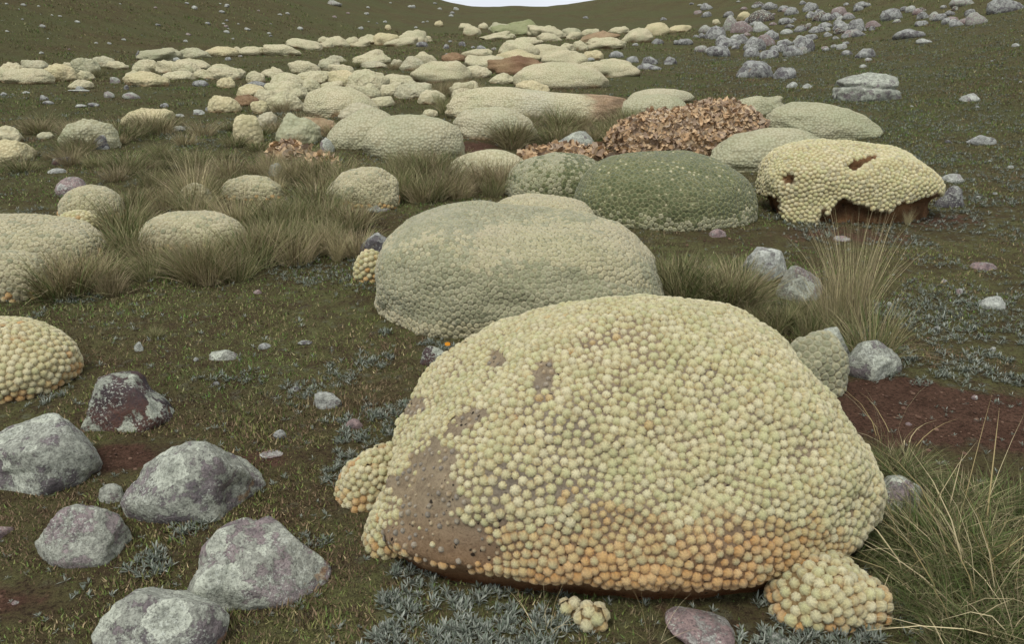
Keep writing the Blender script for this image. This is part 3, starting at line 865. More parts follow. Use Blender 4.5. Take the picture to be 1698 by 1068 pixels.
# --- cream one with holes
HOLES = [(1308, 297, 10, 8, 0), (1418, 273, 14, 9, -25), (1440, 264, 16, 5, -15)]
def hedge(q):
    xs = [1250, 1262, 1290, 1298, 1320, 1355, 1362, 1372, 1392, 1402, 1440, 1475, 1490, 1520, 1545, 1568]
    ys = [315, 322, 326, 372, 378, 376, 350, 352, 330, 328, 345, 352, 335, 330, 326, 318]
    return np.interp(q[:, 0], xs, ys) + 5 * noise2(q[:, 0] / 7, q[:, 1] / 7, 3)
def hole_keep(q, U, N):
    k = q[:, 1] < hedge(q)
    j = 1 + 0.3 * noise2(q[:, 0] / 8, q[:, 1] / 8, 7)
    for h in HOLES: k &= ell(q, *h) > j
    return np.where(N[:, 1] > 0.5, U[:, 2] > 0.3, k)
def hole_col(q, V, C):
    brown = np.array((0.30, 0.16, 0.075)); b = np.zeros(len(V))
    for h in HOLES: b = np.maximum(b, np.exp(-np.maximum(ell(q, *h) - 0.8, 0) * 2))
    b = np.maximum(b, np.clip((q[:, 1] - hedge(q) + 6) / 8, 0, 1) * (V[:, 1] < 0.5))
    b = np.maximum(b, np.clip((0.3 - V[:, 2]) / 0.1, 0, 1) * (V[:, 1] >= 0.5))
    n = np.clip(0.6 + 0.8 * fbm(V * 5, 5, 3), 0.3, 1.5)[:, None]
    return C * 1.1 * (1 - b[:, None]) + brown * n * b[:, None]
def hole_shape(q, V, P):
    s = 0.015 * fbm(V * 5, 8, 3)
    for h in HOLES: s = s - 0.06 * np.exp(-ell(q, *h) * 0.8)
    return s - 0.09 * np.clip((q[:, 1] - hedge(q)) / 10, 0, 1)
headed((1255, 1564, 232, 374), "cream cushion plant with brown holes and ragged overhanging skirt, at right", 'y', 0.037, 300,
       lambda q, U, rg: np.where(rg.random(len(q)) < 0.12, I_TAN + rg.integers(0, 2, len(q)), I_CREAM + rg.integers(0, 4, len(q))), dr=0.62, seed=25, res=(80, 130), keepf=hole_keep, colf=hole_col, shapef=hole_shape,
       n=3.0, z0=0.42, amp=0.07, skx=-0.04, thmax=125, mat=M_BALD, bumps=[(-0.2, 0, 1, 0.05, 0.4), (0.85, 0, 0.6, -0.05, 0.4)])

# --- left ones
tanp = lambda q, U, rg: np.where(rg.random(len(q)) < np.clip((0.25 - U[:, 2]) / 0.2, 0, 0.7), I_ORANGE + rg.integers(0, 4, len(q)), np.where(rg.random(len(q)) < 0.88, I_TAN + rg.integers(0, 2, len(q)), I_PALEG + rg.integers(0, 3, len(q))))
creamp = lambda q, U, rg: np.where(rg.random(len(q)) < np.clip((0.25 - U[:, 2]) / 0.2, 0.02, 0.8), I_ORANGE + rg.integers(0, 4, len(q)), I_CREAM + rg.integers(0, 4, len(q)))
headed((-190, 135, 528, 672), "cream scaly-domed cushion plant cut by the left edge above the boulders", 'y', 0.034, 150, creamp, dr=0.7, seed=27, n=2.2, z0=0.3, amp=0.05)
headed((-130, 178, 355, 455), "broad pale cushion plant at left edge beside arching grass", 'k', 0.037, 0, tanp, dr=0.6, seed=28, n=2.2, z0=0.2, amp=0.05)
headed((-90, 84, 416, 502), "lower cream cushion plant in front of the broad pale one, left edge", 'c', 0.037, 0, tanp, dr=0.6, seed=29, n=2.5, z0=0.25, amp=0.06)
headed((97, 207, 307, 368), "round cream cushion plant in tall grass above the broad pale one", 'c', 0.037, 0, tanp, dr=0.75, seed=30, res=(40, 60), n=2.3, z0=0.2, amp=0.05)
headed((93, 168, 350, 385), "little knobbly cream cushion plant leaning on the round one in grass", 'y', 0.037, 0, creamp, dr=0.7, seed=31, res=(30, 50), n=2.2, z0=0.2)
headed((230, 408, 350, 418), "long low cream cushion plant sunk in the middle of the grass", 'c', 0.037, 0, tanp, dr=0.55, seed=32, res=(50, 80), n=2.3, z0=0.15, amp=0.06)
headed((295, 354, 304, 350), "small cream cushion plant behind a tussock, left of a wider one", 'c', 0.037, 0, tanp, dr=0.7, seed=33, res=(30, 50), n=2.2, z0=0.2)
headed((366, 468, 291, 332), "wide low cream cushion plant at the grass patch's upper edge", 'c', 0.037, 0, tanp, dr=0.6, seed=34, res=(40, 60), n=2.3, z0=0.2)
headed((535, 662, 277, 350), "cream cushion plant with dark grass growing down its middle", 'c', 0.037, 0, tanp, dr=0.65, seed=35, res=(40, 60), n=2.2, z0=0.15, skx=0.2)
headed((1290, 1406, 550, 662), "dull green cushion plant squeezed behind the biggest one's right shoulder", 'k', 0.036, 0, lambda q, U, rg: I_PALEG + rg.integers(0, 3, len(q)), dr=0.8, seed=36, res=(40, 60), n=2.5, z0=0.15)

# ------------------------------------------------------------------ rocks
def ico(sub):
    import bmesh
    bm = bmesh.new(); bmesh.ops.create_icosphere(bm, subdivisions=sub, radius=1.0)
    V = np.array([v.co[:] for v in bm.verts]); F = np.array([[v.index for v in f.verts] for f in bm.faces]); bm.free()
    return V, F
ICO = {s: ico(s) for s in (2, 3, 5)}

def unit_rock(seed, sub, cuts=12, rough=0.11, extra=(), grooves=(), pre=None):
    D, F = ICO[sub]
    rg = np.random.default_rng(seed)
    r = np.full(len(D), 1.0)
    for k in range(cuts):
        n = rg.normal(size=3); n[2] = abs(n[2]) * 0.9; n /= np.linalg.norm(n)
        d = rg.uniform(0.62, 0.92)
        c = np.maximum(D @ n, 1e-3)
        r = np.minimum(r, np.where(D @ n > 0.05, d / c, 9) * 0.2 + 0.8 * np.minimum(np.where(D @ n > 0.05, d / c, 9), r))
    V = D * r[:, None]
    V = V + D * (rough * fbm(D * 1.8 + seed, seed, 4)[:, None]) + D * (0.25 * rough * fbm(D * 9 + seed, seed + 3, 3)[:, None])
    for bx, by, bz, a, w in extra:
        b = np.array([bx, by, bz], float); b /= np.linalg.norm(b)
        V = V * (1 + a * np.exp(-(np.arccos(np.clip(D @ b, -1, 1)) / w) ** 2))[:, None]
    for (nx, ny, nz, d, w, dep) in grooves:
        nn = np.array([nx, ny, nz], float); nn /= np.linalg.norm(nn)
        q = (V @ nn - d + 0.10 * fbm(V * 3 + 5, seed + 8, 3)) / w
        V = V * (1 - dep * np.exp(-q * q))[:, None]
    if pre is not None: V = V @ np.array(pre).T
    V[:, 2] = (V[:, 2] + 0.35) / 1.35
    V /= np.array([np.abs(V[:, 0]).max(), np.abs(V[:, 1]).max(), V[:, 2].max()])
    return V, F

def rock(bbox, mat, label, seed, group=None, sub=5, dr=0.8, cat="rock", name="boulder", **kw):
    V, F = unit_rock(seed, sub, **kw)
    cx, cy, W, H = fit(V, bbox, dr)
    P = np.stack([V[:, 0] * W, V[:, 1] * W * dr, V[:, 2] * H], -1)
    o = link(name, mesh_np(name, P, F, mat), (cx, cy, float(T(cx, cy)) - 0.01))
    tag(o, label, cat, group)
    return o

rock((132, 292, 610, 716), M_ROCKD, "dark reddish boulder with white lichen cap, above the bare red soil", 301, extra=[(0.1, -0.2, 1, -0.12, 0.22), (0.9, 0, 0.2, 0.12, 0.5)])
rock((-70, 170, 680, 820), M_ROCK, "large grey lichen-crusted boulder cut by the left edge", 302)
rock((198, 442, 728, 870), M_ROCK, "largest grey-green lichen boulder at left, with purple lower face", 303)
rock((163, 206, 797, 836), M_ROCKP, "fist-sized pale stone touching the largest grey-green boulder", 304, name="stone", sub=3)
rock((57, 223, 831, 944), M_ROCKP, "pinkish layered boulder with orange lichen stains, lower left", 305, rough=0.16)
rock((325, 549, 846, 1014), M_ROCKP, "purple pale-lichened boulder with a dark crack, right of the lower boulders", 306, grooves=[(1, -0.3, -0.15, -0.45, 0.05, 0.16)])
rock((310, 412, 905, 1018), M_ROCKP, "narrow purple slab split off the cracked boulder's left side", 316, dr=0.9)
rock((150, 380, 968, 1120), M_ROCK, "pale grey-purple boulder cut by the bottom edge", 307)
rock((-40, 24, 868, 902), M_ROCKPINK, "small pinkish stone at the left edge above the bottom", 308, name="stone", sub=3)
rock((346, 398, 575, 599), M_ROCKP, "flat pinkish purple stone in the open turf", 309, name="stone", sub=3)
rock((519, 567, 646, 680), M_ROCKW, "small white-topped stone in the turf left of the biggest cushion", 310, name="stone", sub=3)
rock((572, 602, 690, 712), M_ROCKPINK, "little pinkish stone among silver leaves by the biggest cushion", 311, name="stone", sub=3)
rock((696, 745, 570, 608), M_ROCKD, "dark red stone wedged behind the biggest cushion's left shoulder", 312, name="stone", sub=3)
rock((1103, 1222, 998, 1085), M_ROCKPINK, "smooth pink slab leaning under the biggest cushion", 313, dr=1.0, rough=0.06, cuts=12, pre=((0.45, 0, -0.85), (0, 0.5, 0), (0.45, 0, 0.75)))
rock((1262, 1312, 1044, 1072), M_ROCKW, "whitish stone at the bottom edge before the biggest cushion's foot", 314, name="stone", sub=3)
rock((1440, 1532, 783, 860), M_ROCKP, "grey-purple stone half under grass at the biggest cushion's right", 315)
rock((1228, 1306, 406, 466), M_ROCKW, "pale lichen-ringed stone above the tall straw tussock", 317)
rock((1286, 1364, 438, 500), M_ROCKP, "purple stone with round pale lichen beside the straw tussock", 318)
rock((1346, 1416, 538, 612), M_ROCK, "squat grey-green stone under the tall straw tussock", 319)
rock((1400, 1497, 560, 632), M_ROCK, "mossy grey-green stone right of the tall straw tussock's foot", 320)
rock((596, 650, 382, 430), M_ROCKF, "smooth grey stone behind the large grey-green cushion's left edge", 321)
rock((920, 986, 214, 254), M_ROCK, "grey lichened stone in front of the dried-out orange heap", 322, sub=3)
rock((1380, 1496, 118, 168), M_ROCK, "big split boulder with dark horizontal crack on the right slope", 323, sub=5, rough=0.14, grooves=[(0.1, 0, 1, 0.12, 0.05, 0.2)])
rock((1220, 1283, 97, 129), M_ROCKF, "rounded grey boulder with pale streaks below the rock field", 324, sub=3)
rock((1280, 1321, 110, 131), M_ROCKF, "smaller grey boulder right of the pale-streaked one", 325, sub=3)
rock((143, 182, 222, 248), M_ROCKF, "grey stone at the foot of the smooth pale cushion, far left", 326, sub=3, name="stone")
rock((85, 121, 258, 274), M_ROCKD, "dark stone with white lichen spots at left", 327, sub=3, name="stone")
rock((78, 112, 277, 288), M_ROCKW, "flat white stone below the dark white-spotted one", 328, sub=3, name="stone")
rock((90, 150, 290, 325), M_ROCKPINK, "pinkish broken rock above the round cream cushion in grass", 329, sub=3)
rock((530, 556, 226, 252), M_ROCKP, "purple stone at the two-toned cushion's left foot", 330, sub=3, name="stone")
rock((1175, 1205, 377, 394), M_ROCKPINK, "pink stone below the dark green honeycombed cushion", 331, sub=3, name="stone")
rock((1380, 1412, 388, 400), M_ROCKPINK, "flat pinkish stone in front of the cream cushion with holes", 341, sub=3, name="stone")
rock((1622, 1670, 487, 514), M_ROCKW, "bright white stone on the turf at right", 332, sub=3, name="stone")
rock((1608, 1656, 432, 448), M_ROCKPINK, "flat pinkish stone near the right edge", 333, sub=3, name="stone")
rock((1602, 1653, 222, 241), M_ROCKF, "low grey stone on the right slope near the edge", 334, sub=3, name="stone")
rock((1590, 1627, 152, 168), M_ROCKW, "pale low stone right of the split boulder", 335, sub=3, name="stone")
rock((1560, 1600, 285, 303), M_ROCKW, "whitish stone behind the cream cushion's right end", 336, sub=3, name="stone")
rock((1548, 1600, 305, 345), M_ROCKF, "grey stone at the foot of the cream cushion's right end", 337, sub=3)
rock((1303, 1323, 134, 145), M_ROCKW, "left one of two small pale stones below the streaked boulder", 338, sub=3, name="stone")
rock((1329, 1348, 137, 146), M_ROCKW, "right one of two small pale stones below the streaked boulder", 339, sub=3, name="stone")
rock((600, 648, 330, 352), M_ROCKP, "purplish stone in grass left of the large grey-green cushion", 340, sub=3, name="stone")
rock((444, 470, 268, 292), M_ROCKW, "whitish stone at the upper edge of the grass patch", 342, sub=3, name="stone")

# a fallen orange petal on the dark red stone
_V, _F, _C = (np.array([(-1, -.6, 0), (0, -.8, .25), (1, -.5, .1), (-1.1, .5, .1), (0, .8, .4), (1, .6, .2)]), _grid(2, 3), None)
_g = hit(742, 590)
_o = link("petal", mesh_np("petal", _V * 0.013, _F, NT("orange_petal").done((0.60, 0.24, 0.02))), (_g[0], _g[1] + 0.02, float(T(_g[0], _g[1])) + 0.055))
_o.rotation_euler = (0.9, 0.1, 0.2)
tag(_o, "tiny orange petal beside the dark red stone behind the biggest cushion", "petal")

# shared rock shapes for the many small ones
RV = []
for k in range(10):
    V, F = unit_rock(500 + k, 3 if k < 6 else 2, cuts=10, rough=0.14)
    RV.append((V, {}))
    RV[-1] += (F,)
def small_rock(bbox, mat, label, group, k, name="stone", cat="rock"):
    V, cache, F = RV[k % len(RV)]
    if mat.name not in cache: cache[mat.name] = mesh_np(name, V, F, mat)
    cx, cy, W, H = fit(V, bbox, 0.8, iters=6)
    o = link(name, cache[mat.name], (cx, cy, float(T(cx, cy)) - 0.02 * W))
    o.scale = (W, W * 0.8, H)
    tag(o, label, cat, group)
    return o

def rock_cluster(items, phrase, group, noun="stone", name="stone"):
    items = sorted(items, key=lambda i: i[0] + i[1])
    nm = {'f': (M_ROCKF, 'grey'), 'd': (M_ROCKD, 'dark'), 'p': (M_ROCKPINK, 'pinkish'), 'w': (M_ROCKW, 'pale'), 'u': (M_ROCKP, 'purplish')}
    for k, it in enumerate(items):
        m, adj = nm[it[4] if len(it) > 4 else 'f']
        small_rock(it[:4], m, f"{adj} {noun}, {ordinal(k + 1)} from left {phrase}", group, int(it[0] * 7 + it[2]) % 10, name)

field = [(1239, 1285, 14, 37, 'd'), (1199, 1222, 23, 50, 'u'), (1211, 1250, 34, 54, 'p'), (1168, 1204, 41, 65), (1186, 1215, 57, 75), (1222, 1243, 55, 72), (1232, 1271, 58, 84),
         (1264, 1292, 48, 66), (1312, 1352, 58, 86), (1294, 1306, 69, 86), (1172, 1211, 74, 93), (1259, 1292, 80, 96), (1377, 1405, 9, 26, 'p'), (1352, 1374, 18, 34, 'd'), (1405, 1434, 28, 54),
         (1480, 1536, 46, 63), (1600, 1639, 19, 40, 'u'), (1635, 1702, -6, 20), (1572, 1617, -6, 10, 'u'), (1458, 1497, 12, 33), (1518, 1547, 63, 72, 'w'), (1386, 1405, 71, 81, 'w'), (1394, 1414, 82, 91),
         (1100, 1123, 92, 107), (1116, 1150, 63, 74), (1038, 1059, 92, 104), (1064, 1091, 93, 106), (1009, 1034, 83, 95), (1080, 1101, 62, 73), (1055, 1098, 104, 116), (1158, 1180, 40, 54, 'u'),
         (1340, 1370, 42, 54), (1380, 1406, 37, 50), (1434, 1462, 33, 45, 'p'), (1545, 1572, 20, 34), (1560, 1580, 28, 40), (1330, 1358, 2, 18), (1300, 1325, 10, 24), (1290, 1312, 28, 40), (1262, 1290, 2, 16),
         (1415, 1445, 1, 13), (1500, 1520, 8, 20, 'w'), (1440, 1452, 42, 50), (1412, 1436, 50, 60)]
rg = np.random.default_rng(5)
for k in range(130):
    x = rg.uniform(1140, 1600); yy = rg.uniform(0, 80)
    if x > 1420 and yy > 36: continue
    w = rg.uniform(9, 30) * (0.7 + yy / 130)
    field.append((x, x + w, yy, yy + w * rg.uniform(0.42, 0.62), rg.choice(list('ffffffuwdp'))))
third = sorted(field, key=lambda i: i[0] + i[1])
n1 = [i for i in third if i[0] + i[1] < 2480]; n2 = [i for i in third if 2480 <= i[0] + i[1] < 2720]; n3 = [i for i in third if i[0] + i[1] >= 2720]
rock_cluster(n1, "at the rock field's left end", "boulders of the rock field", "boulder", "boulder")
rock_cluster(n2, "in the rock field's middle", "boulders of the rock field", "boulder", "boulder")
rock_cluster(n3, "at the rock field's right end", "boulders of the rock field", "boulder", "boulder")

hillst = []
for k in range(58):
    x = rg.uniform(0, 760); ylim = np.interp(x, [0, 230, 480, 700, 760], [100, 78, 58, 42, 28]); yy = rg.uniform(1, ylim)
    w = rg.uniform(4, 11); hillst.append((x, x + w, yy, yy + w * 0.5, rg.choice(list('wwwfp'))))
hillst += [(543, 568, -2, 9, 'u'), (405, 416, 44, 50, 'w'), (317, 328, 8, 15, 'w'), (65, 76, 39, 45, 'w'), (492, 503, 43, 49, 'w')]
rock_cluster(hillst, "on the left hillside", "stones on the left hillside")
rst = []
for k in range(34):
    x = rg.uniform(960, 1690); yy = rg.uniform(20, 130) if x < 1400 else rg.uniform(70, 330)
    w = rg.uniform(6, 15); rst.append((x, x + w, yy, yy + w * 0.45, rg.choice(list('wwff'))))
rock_cluster(rst, "scattered on the right slope", "stones on the right slope")
mst = [(205, 214, 140, 148), (66, 82, 157, 166), (70, 90, 166, 173), (36, 50, 150, 155, 'w'), (125, 140, 142, 149), (0, 12, 152, 158), (172, 190, 150, 162, 'u'), (202, 232, 152, 164, 'u'), (125, 145, 172, 178, 'w'), (145, 165, 169, 177),
       (182, 200, 127, 138, 'u'), (286, 300, 94, 101, 'w'), (232, 240, 92, 99), (225, 235, 80, 98), (490, 518, 108, 120, 'u'), (320, 340, 181, 190, 'w'), (340, 352, 175, 184), (290, 306, 188, 194, 'w'), (285, 308, 208, 217, 'w'),
       (400, 452, 132, 147), (318, 346, 132, 143), (112, 150, 146, 152, 'w'), (265, 280, 170, 178), (690, 710, 68, 77), (735, 745, 72, 80), (760, 772, 68, 76), (790, 806, 74, 82), (560, 570, 92, 98, 'w'), (820, 832, 100, 106)]
for k in range(26):
    x = rg.uniform(300, 1000); yy = rg.uniform(66, 112); w = rg.uniform(5, 12)
    mst.append((x, x + w, yy, yy + w * 0.5, rg.choice(list('fwfu'))))
rock_cluster(mst, "between the left and middle cushions", "stones among the cushion plants")
near_st = [(222, 238, 566, 583, 'w'), (428, 450, 568, 580), (493, 518, 563, 573), (320, 330, 592, 600, 'w'), (112, 126, 794, 806, 'p'), (420, 434, 480, 488, 'p'), (352, 364, 632, 640), (452, 474, 712, 728), (430, 470, 748, 760, 'p'), (18, 32, 996, 1006, 'p'),
           (480, 500, 640, 650), (575, 590, 838, 846), (1560, 1572, 462, 470, 'w'), (1470, 1480, 500, 508, 'w'), (1585, 1597, 478, 488, 'p'), (1548, 1560, 540, 548), (1640, 1652, 575, 583, 'w'), (1420, 1434, 620, 628, 'p'), (1610, 1622, 655, 663, 'p'), (1500, 1513, 700, 708, 'p'), (1170, 1182, 440, 447, 'w')]
rock_cluster(near_st, "lying small on the near turf", "small stones on the near turf")

# ------------------------------------------------------------------ dried-out heap with curled flakes
def flake_mesh(seed):
    rr = random.Random(seed)
    nx, ny = 4, 3
    V = []; C = []
    curl = rr.uniform(0.5, 1.3); tw = rr.uniform(-0.4, 0.4)
    base = np.array(rr.choice([(0.62, 0.46, 0.28), (0.55, 0.38, 0.22), (0.66, 0.53, 0.35), (0.36, 0.27, 0.19), (0.50, 0.41, 0.30)]))
    for j in range(ny):
        for i in range(nx):
            u = i / (nx - 1) * 2 - 1; v = (j / (ny - 1) * 2 - 1) * (0.62 - 0.28 * abs(u)) * rr.uniform(0.8, 1.2)
            V.append((u, v, curl * 0.55 * u * u + tw * u * v + rr.uniform(-0.08, 0.08)))
            C.append(base * rr.uniform(0.75, 1.15))
    return np.array(V), _grid(ny, nx), np.array(C)
FLK = [flake_mesh(k) for k in range(10)]

def dead_heap(bbox, label, nsep, nrest, size, seed, dr=0.6, colr=(0.46, 0.32, 0.18), group=None, tint=None, **kw):
    V, F = unit_mound(seed, 44, 72, n=2.2, z0=0.1, amp=0.16, lump=0.18, **kw)
    cx, cy, W, H = fit(V, bbox, dr)
    P, base = place(V, cx, cy, W, H, dr)
    root = bpy.data.objects.new("dead_cushion_plant", None); COL.objects.link(root); root.location = base
    tag(root, label, "dead plant", group)
    n = np.clip(0.6 + fbm(V * 5 + seed, seed, 3), 0.3, 1.6)[:, None]
    link("body", mesh_np("dead_body", P, F, M_FLAKE, np.array(colr) * n), (0, 0, 0), root)
    S, N = scatter(P, F, max(size * 1.0, 0.02), seed, relax=2)
    g = S[:, 2] + base[2] - T(S[:, 0] + base[0], S[:, 1] + base[1])
    k = (g > -0.01); S, N = S[k], N[k]
    rg = np.random.default_rng(seed)
    pr = project(S + base); vw = CAMP - (S + base); vw /= np.linalg.norm(vw, axis=1, keepdims=True)
    fc = (vw * N).sum(1)
    order = np.argsort(-np.where(fc > 0.0, 1 + rg.random(len(S)), rg.random(len(S))))
    X, Y, Z = frames(N + rg.normal(scale=0.42, size=N.shape), rg)
    R = size * rg.uniform(0.45, 1.0, len(S)) ** 1.5 * 1.5; pk = rg.integers(0, 10, len(S))
    S = S + N * 0.02 * size
    ms = {}
    for i in order[:nsep]:
        v = int(pk[i])
        if v not in ms: ms[v] = mesh_np("flake", FLK[v][0], FLK[v][1], M_FLAKE, FLK[v][2], False)
        o = bpy.data.objects.new("flake", ms[v]); COL.objects.link(o); o.parent = root
        o.matrix_local = Matrix(((X[i, 0], Y[i, 0], Z[i, 0], S[i, 0]), (X[i, 1], Y[i, 1], Z[i, 1], S[i, 1]), (X[i, 2], Y[i, 2], Z[i, 2], S[i, 2]), (0, 0, 0, 1))) @ Matrix.Scale(float(R[i]), 4)
    rest = order[nsep:nsep + nrest]
    AV, AF, AC = [], [], []; off = 0
    for i in rest:
        FV, FF, FC = FLK[pk[i]]
        AV.append(S[i] + R[i] * (FV[:, :1] * X[i] + FV[:, 1:2] * Y[i] + FV[:, 2:] * Z[i])); AF.append(FF + off); AC.append(FC * (tint if tint is not None else 1)); off += len(FV)
    if AV:
        o = link("flake_litter", mesh_np("flake_litter", np.concatenate(AV), np.concatenate(AF), M_FLAKE, np.concatenate(AC), False), (0, 0, 0), root); o["kind"] = "stuff"

dead_heap((1003, 1292, 164, 262), "big dried-out orange-brown heap of curled dead cushion scraps", 300, 5000, 0.040, 61, bumps=[(0.3, 0, 1, 0.12, 0.4)], dr=0.55)
dead_heap((852, 1015, 240, 276), "low spread of brown dead scraps left of the dried-out heap", 0, 1200, 0.05, 62, dr=0.5)
dead_heap((444, 516, 236, 264), "small orange patch of dead scraps below the green cushion", 0, 500, 0.05, 63, dr=0.7)
dead_heap((502, 562, 258, 282), "smaller brownish patch of dead scraps beside the orange one", 0, 400, 0.05, 64, dr=0.7)

# ------------------------------------------------------------------ tussock grass
def tussock_mesh(seed, n, h, spread, cols, width=0.0032, droop=0.5, rad=0.07):
    rg = np.random.default_rng(seed); sg = 5
    az = rg.uniform(0, 2 * np.pi, n); lean = np.abs(rg.normal(0, spread, n)); L = h * rg.uniform(0.45, 1.1, n)
    br = rad * np.sqrt(rg.random(n)); ba = az + rg.normal(0, 0.7, n)
    B = np.stack([br * np.cos(ba), br * np.sin(ba), np.zeros(n) - 0.02], -1)
    t = np.linspace(0, 1, sg)
    ang = lean[:, None] + (droop * rg.uniform(0.3, 1.6, n))[:, None] * t[None] ** 1.6
    ds = L[:, None] / (sg - 1)
    hx = np.cumsum(np.sin(ang) * ds, 1) - np.sin(ang[:, :1]) * ds; hz = np.cumsum(np.cos(ang) * ds, 1) - np.cos(ang[:, :1]) * ds
    ctr = B[:, None] + np.stack([hx * np.cos(az)[:, None], hx * np.sin(az)[:, None], hz], -1)
    sa = rg.uniform(0, 2 * np.pi, n)
    side = np.stack([np.cos(sa), np.sin(sa), np.zeros(n)], -1)[:, None]
    w = width * rg.uniform(0.6, 1.3, n)[:, None] * (1 - t[None] ** 2 * 0.92)
    L_, R_ = ctr - side * w[..., None] / 2, ctr + side * w[..., None] / 2
    V = np.stack([L_, R_], 2).reshape(n, sg * 2, 3)
    f = np.array([(2 * k, 2 * k + 1, 2 * k + 3, 2 * k + 2) for k in range(sg - 1)])
    F = (f[None] + (np.arange(n) * sg * 2)[:, None, None]).reshape(-1, 4)
    cs = np.array([c[:3] for c in cols]); pw = np.array([c[3] for c in cols]); pick = rg.choice(len(cs), n, p=pw / pw.sum())
    C = cs[pick] * rg.uniform(0.7, 1.25, (n, 1))
    tipc = np.repeat(C[:, None], sg * 2, 1)
    return mesh_np("tussock", V.reshape(-1, 3), F, M_BLADE, tipc.reshape(-1, 3))

OL, DK, ST, BR, GN = (0.30, 0.285, 0.14), (0.15, 0.13, 0.065), (0.54, 0.46, 0.27), (0.36, 0.295, 0.18), (0.105, 0.15, 0.045)
TUS = {
 'brown': [tussock_mesh(700 + k, 420, 0.42, 0.42, [(*BR, 4), (*OL, 2.5), (*DK, 1.5), (0.32, 0.26, 0.15, 1.5)], 0.0042, 0.5, 0.12) for k in range(3)],
 'olive': [tussock_mesh(710 + k, 420, 0.42, 0.40, [(*OL, 3), (*GN, 2), (0.28, 0.25, 0.13, 2), (*BR, 1.2)], 0.0042, 0.5, 0.12) for k in range(3)],
 'dark': [tussock_mesh(720 + k, 460, 0.36, 0.5, [(*DK, 3), (*GN, 2), (*BR, 1.5), (*OL, 2)], 0.0042, 0.7, 0.12) for k in range(3)],
 'green': [tussock_mesh(730 + k, 520, 0.30, 0.55, [(0.085, 0.115, 0.035, 4), (0.14, 0.135, 0.06, 2), (0.10, 0.095, 0.045, 2), (*ST, 0.3)], 0.0034, 0.9, 0.10) for k in range(3)],
 'straw': [tussock_mesh(740 + k, 300, 0.62, 0.26, [(*ST, 2.6), (0.30, 0.27, 0.15, 2), (*OL, 2), (*BR, 1)], 0.0034, 0.35, 0.07) for k in range(2)],
 'wisp': [tussock_mesh(750 + k, 16, 0.50, 0.6, [(*ST, 3), (0.36, 0.29, 0.14, 2)], 0.0030, 0.8, 0.08) for k in range(2)],
}
TADJ = {'brown': 'brown', 'olive': 'olive', 'dark': 'dark', 'green': 'green', 'straw': 'straw-coloured', 'wisp': 'dry wispy'}
TR = random.Random(99)
def tussock(px, py, hpx, kind, label, group=None, wide=1.0):
    g = hit(px, py); zc = project(g)[2]
    hh = hpx * zc / FPX
    me = TR.choice(TUS[kind])
    nat = {'brown': 0.40, 'olive': 0.40, 'dark': 0.32, 'green': 0.25, 'straw': 0.60, 'wisp': 0.42}[kind]
    s = hh / nat
    o = link("grass_tussock", me, (g[0], g[1], float(T(g[0], g[1]))))
    o.rotation_euler = (TR.uniform(-0.12, 0.12), TR.uniform(-0.12, 0.12), TR.uniform(0, 6.28))
    o.scale = (s * wide * TR.uniform(0.9, 1.2), s * wide * TR.uniform(0.9, 1.2), s)
    tag(o, label, "grass", group)
    return o

def tuss_cluster(items, phrase, group, wide=1.1):
    items = sorted(items, key=lambda i: i[0])
    for k, (px, py, h, kd_) in enumerate(items):
        tussock(px, py, h, kd_, f"{TADJ[kd_]} grass tussock, {ordinal(k + 1)} from left {phrase}", group, wide)

mass = []
for k in range(74):
    x = TR.uniform(150, 590); y = TR.uniform(270, 478)
    ymax = np.interp(x, [150, 250, 400, 500, 590], [470, 480, 460, 440, 400])
    if y > ymax: continue
    # keep the faces of the cushions free
    if (225 < x < 410 and 395 < y < 425) or (100 < x < 190 and y < 385) or (365 < x < 470 and 325 < y < 345): continue
    mass.append((x, y, TR.uniform(34, 62) * (0.75 + (y - 270) / 420), TR.choice(['brown', 'brown', 'olive', 'olive', 'dark'])))
for k in range(22):
    mass.append((TR.uniform(430, 600), TR.uniform(300, 440), TR.uniform(36, 60), TR.choice(['olive', 'olive', 'brown', 'straw'])))
mass += [(205, 385, 75, 'olive'), (215, 420, 70, 'olive'), (325, 345, 95, 'straw'), (392, 385, 80, 'straw'), (255, 440, 60, 'brown'), (420, 440, 80, 'olive'), (470, 420, 70, 'olive'), (300, 455, 60, 'olive'), (350, 470, 55, 'brown'), (390, 462, 62, 'olive')]
tuss_cluster(mass, "in the tawny grass patch", "tussocks of the tawny grass patch", 1.25)
tuss_cluster([(110, 488, 85, 'dark'), (135, 478, 80, 'brown'), (160, 482, 70, 'brown'), (95, 490, 75, 'brown'), (178, 470, 60, 'dark'), (185, 488, 55, 'brown')], "beside the broad pale cushion at left", "tussocks beside the broad pale cushion")
tuss_cluster([(TR.uniform(30, 560), TR.uniform(205, 290), TR.uniform(16, 34), TR.choice(['brown', 'brown', 'dark', 'olive'])) for k in range(46)], "in the brown strip above the tawny patch", "tussocks in the brown strip", 1.5)
tuss_cluster([(200, 232, 40, 'dark'), (255, 220, 42, 'dark'), (240, 222, 36, 'brown'), (270, 222, 34, 'brown'), (155, 128, 14, 'dark'), (165, 124, 14, 'dark'), (55, 222, 30, 'brown'), (68, 220, 26, 'brown'), (470, 186, 24, 'brown'), (462, 188, 20, 'brown')], "among the left middle cushions", "tussocks among the left cushions", 1.3)
tuss_cluster([(TR.uniform(655, 850), TR.uniform(290, 335), TR.uniform(38, 60), TR.choice(['brown', 'olive', 'dark'])) for k in range(20)] + [(835, 315, 62, 'brown'), (800, 312, 60, 'brown'), (672, 285, 48, 'olive'), (690, 290, 50, 'brown'), (600, 340, 50, 'dark'), (585, 335, 45, 'dark')], "behind the large grey-green cushion", "tussocks behind the large grey-green cushion", 1.25)
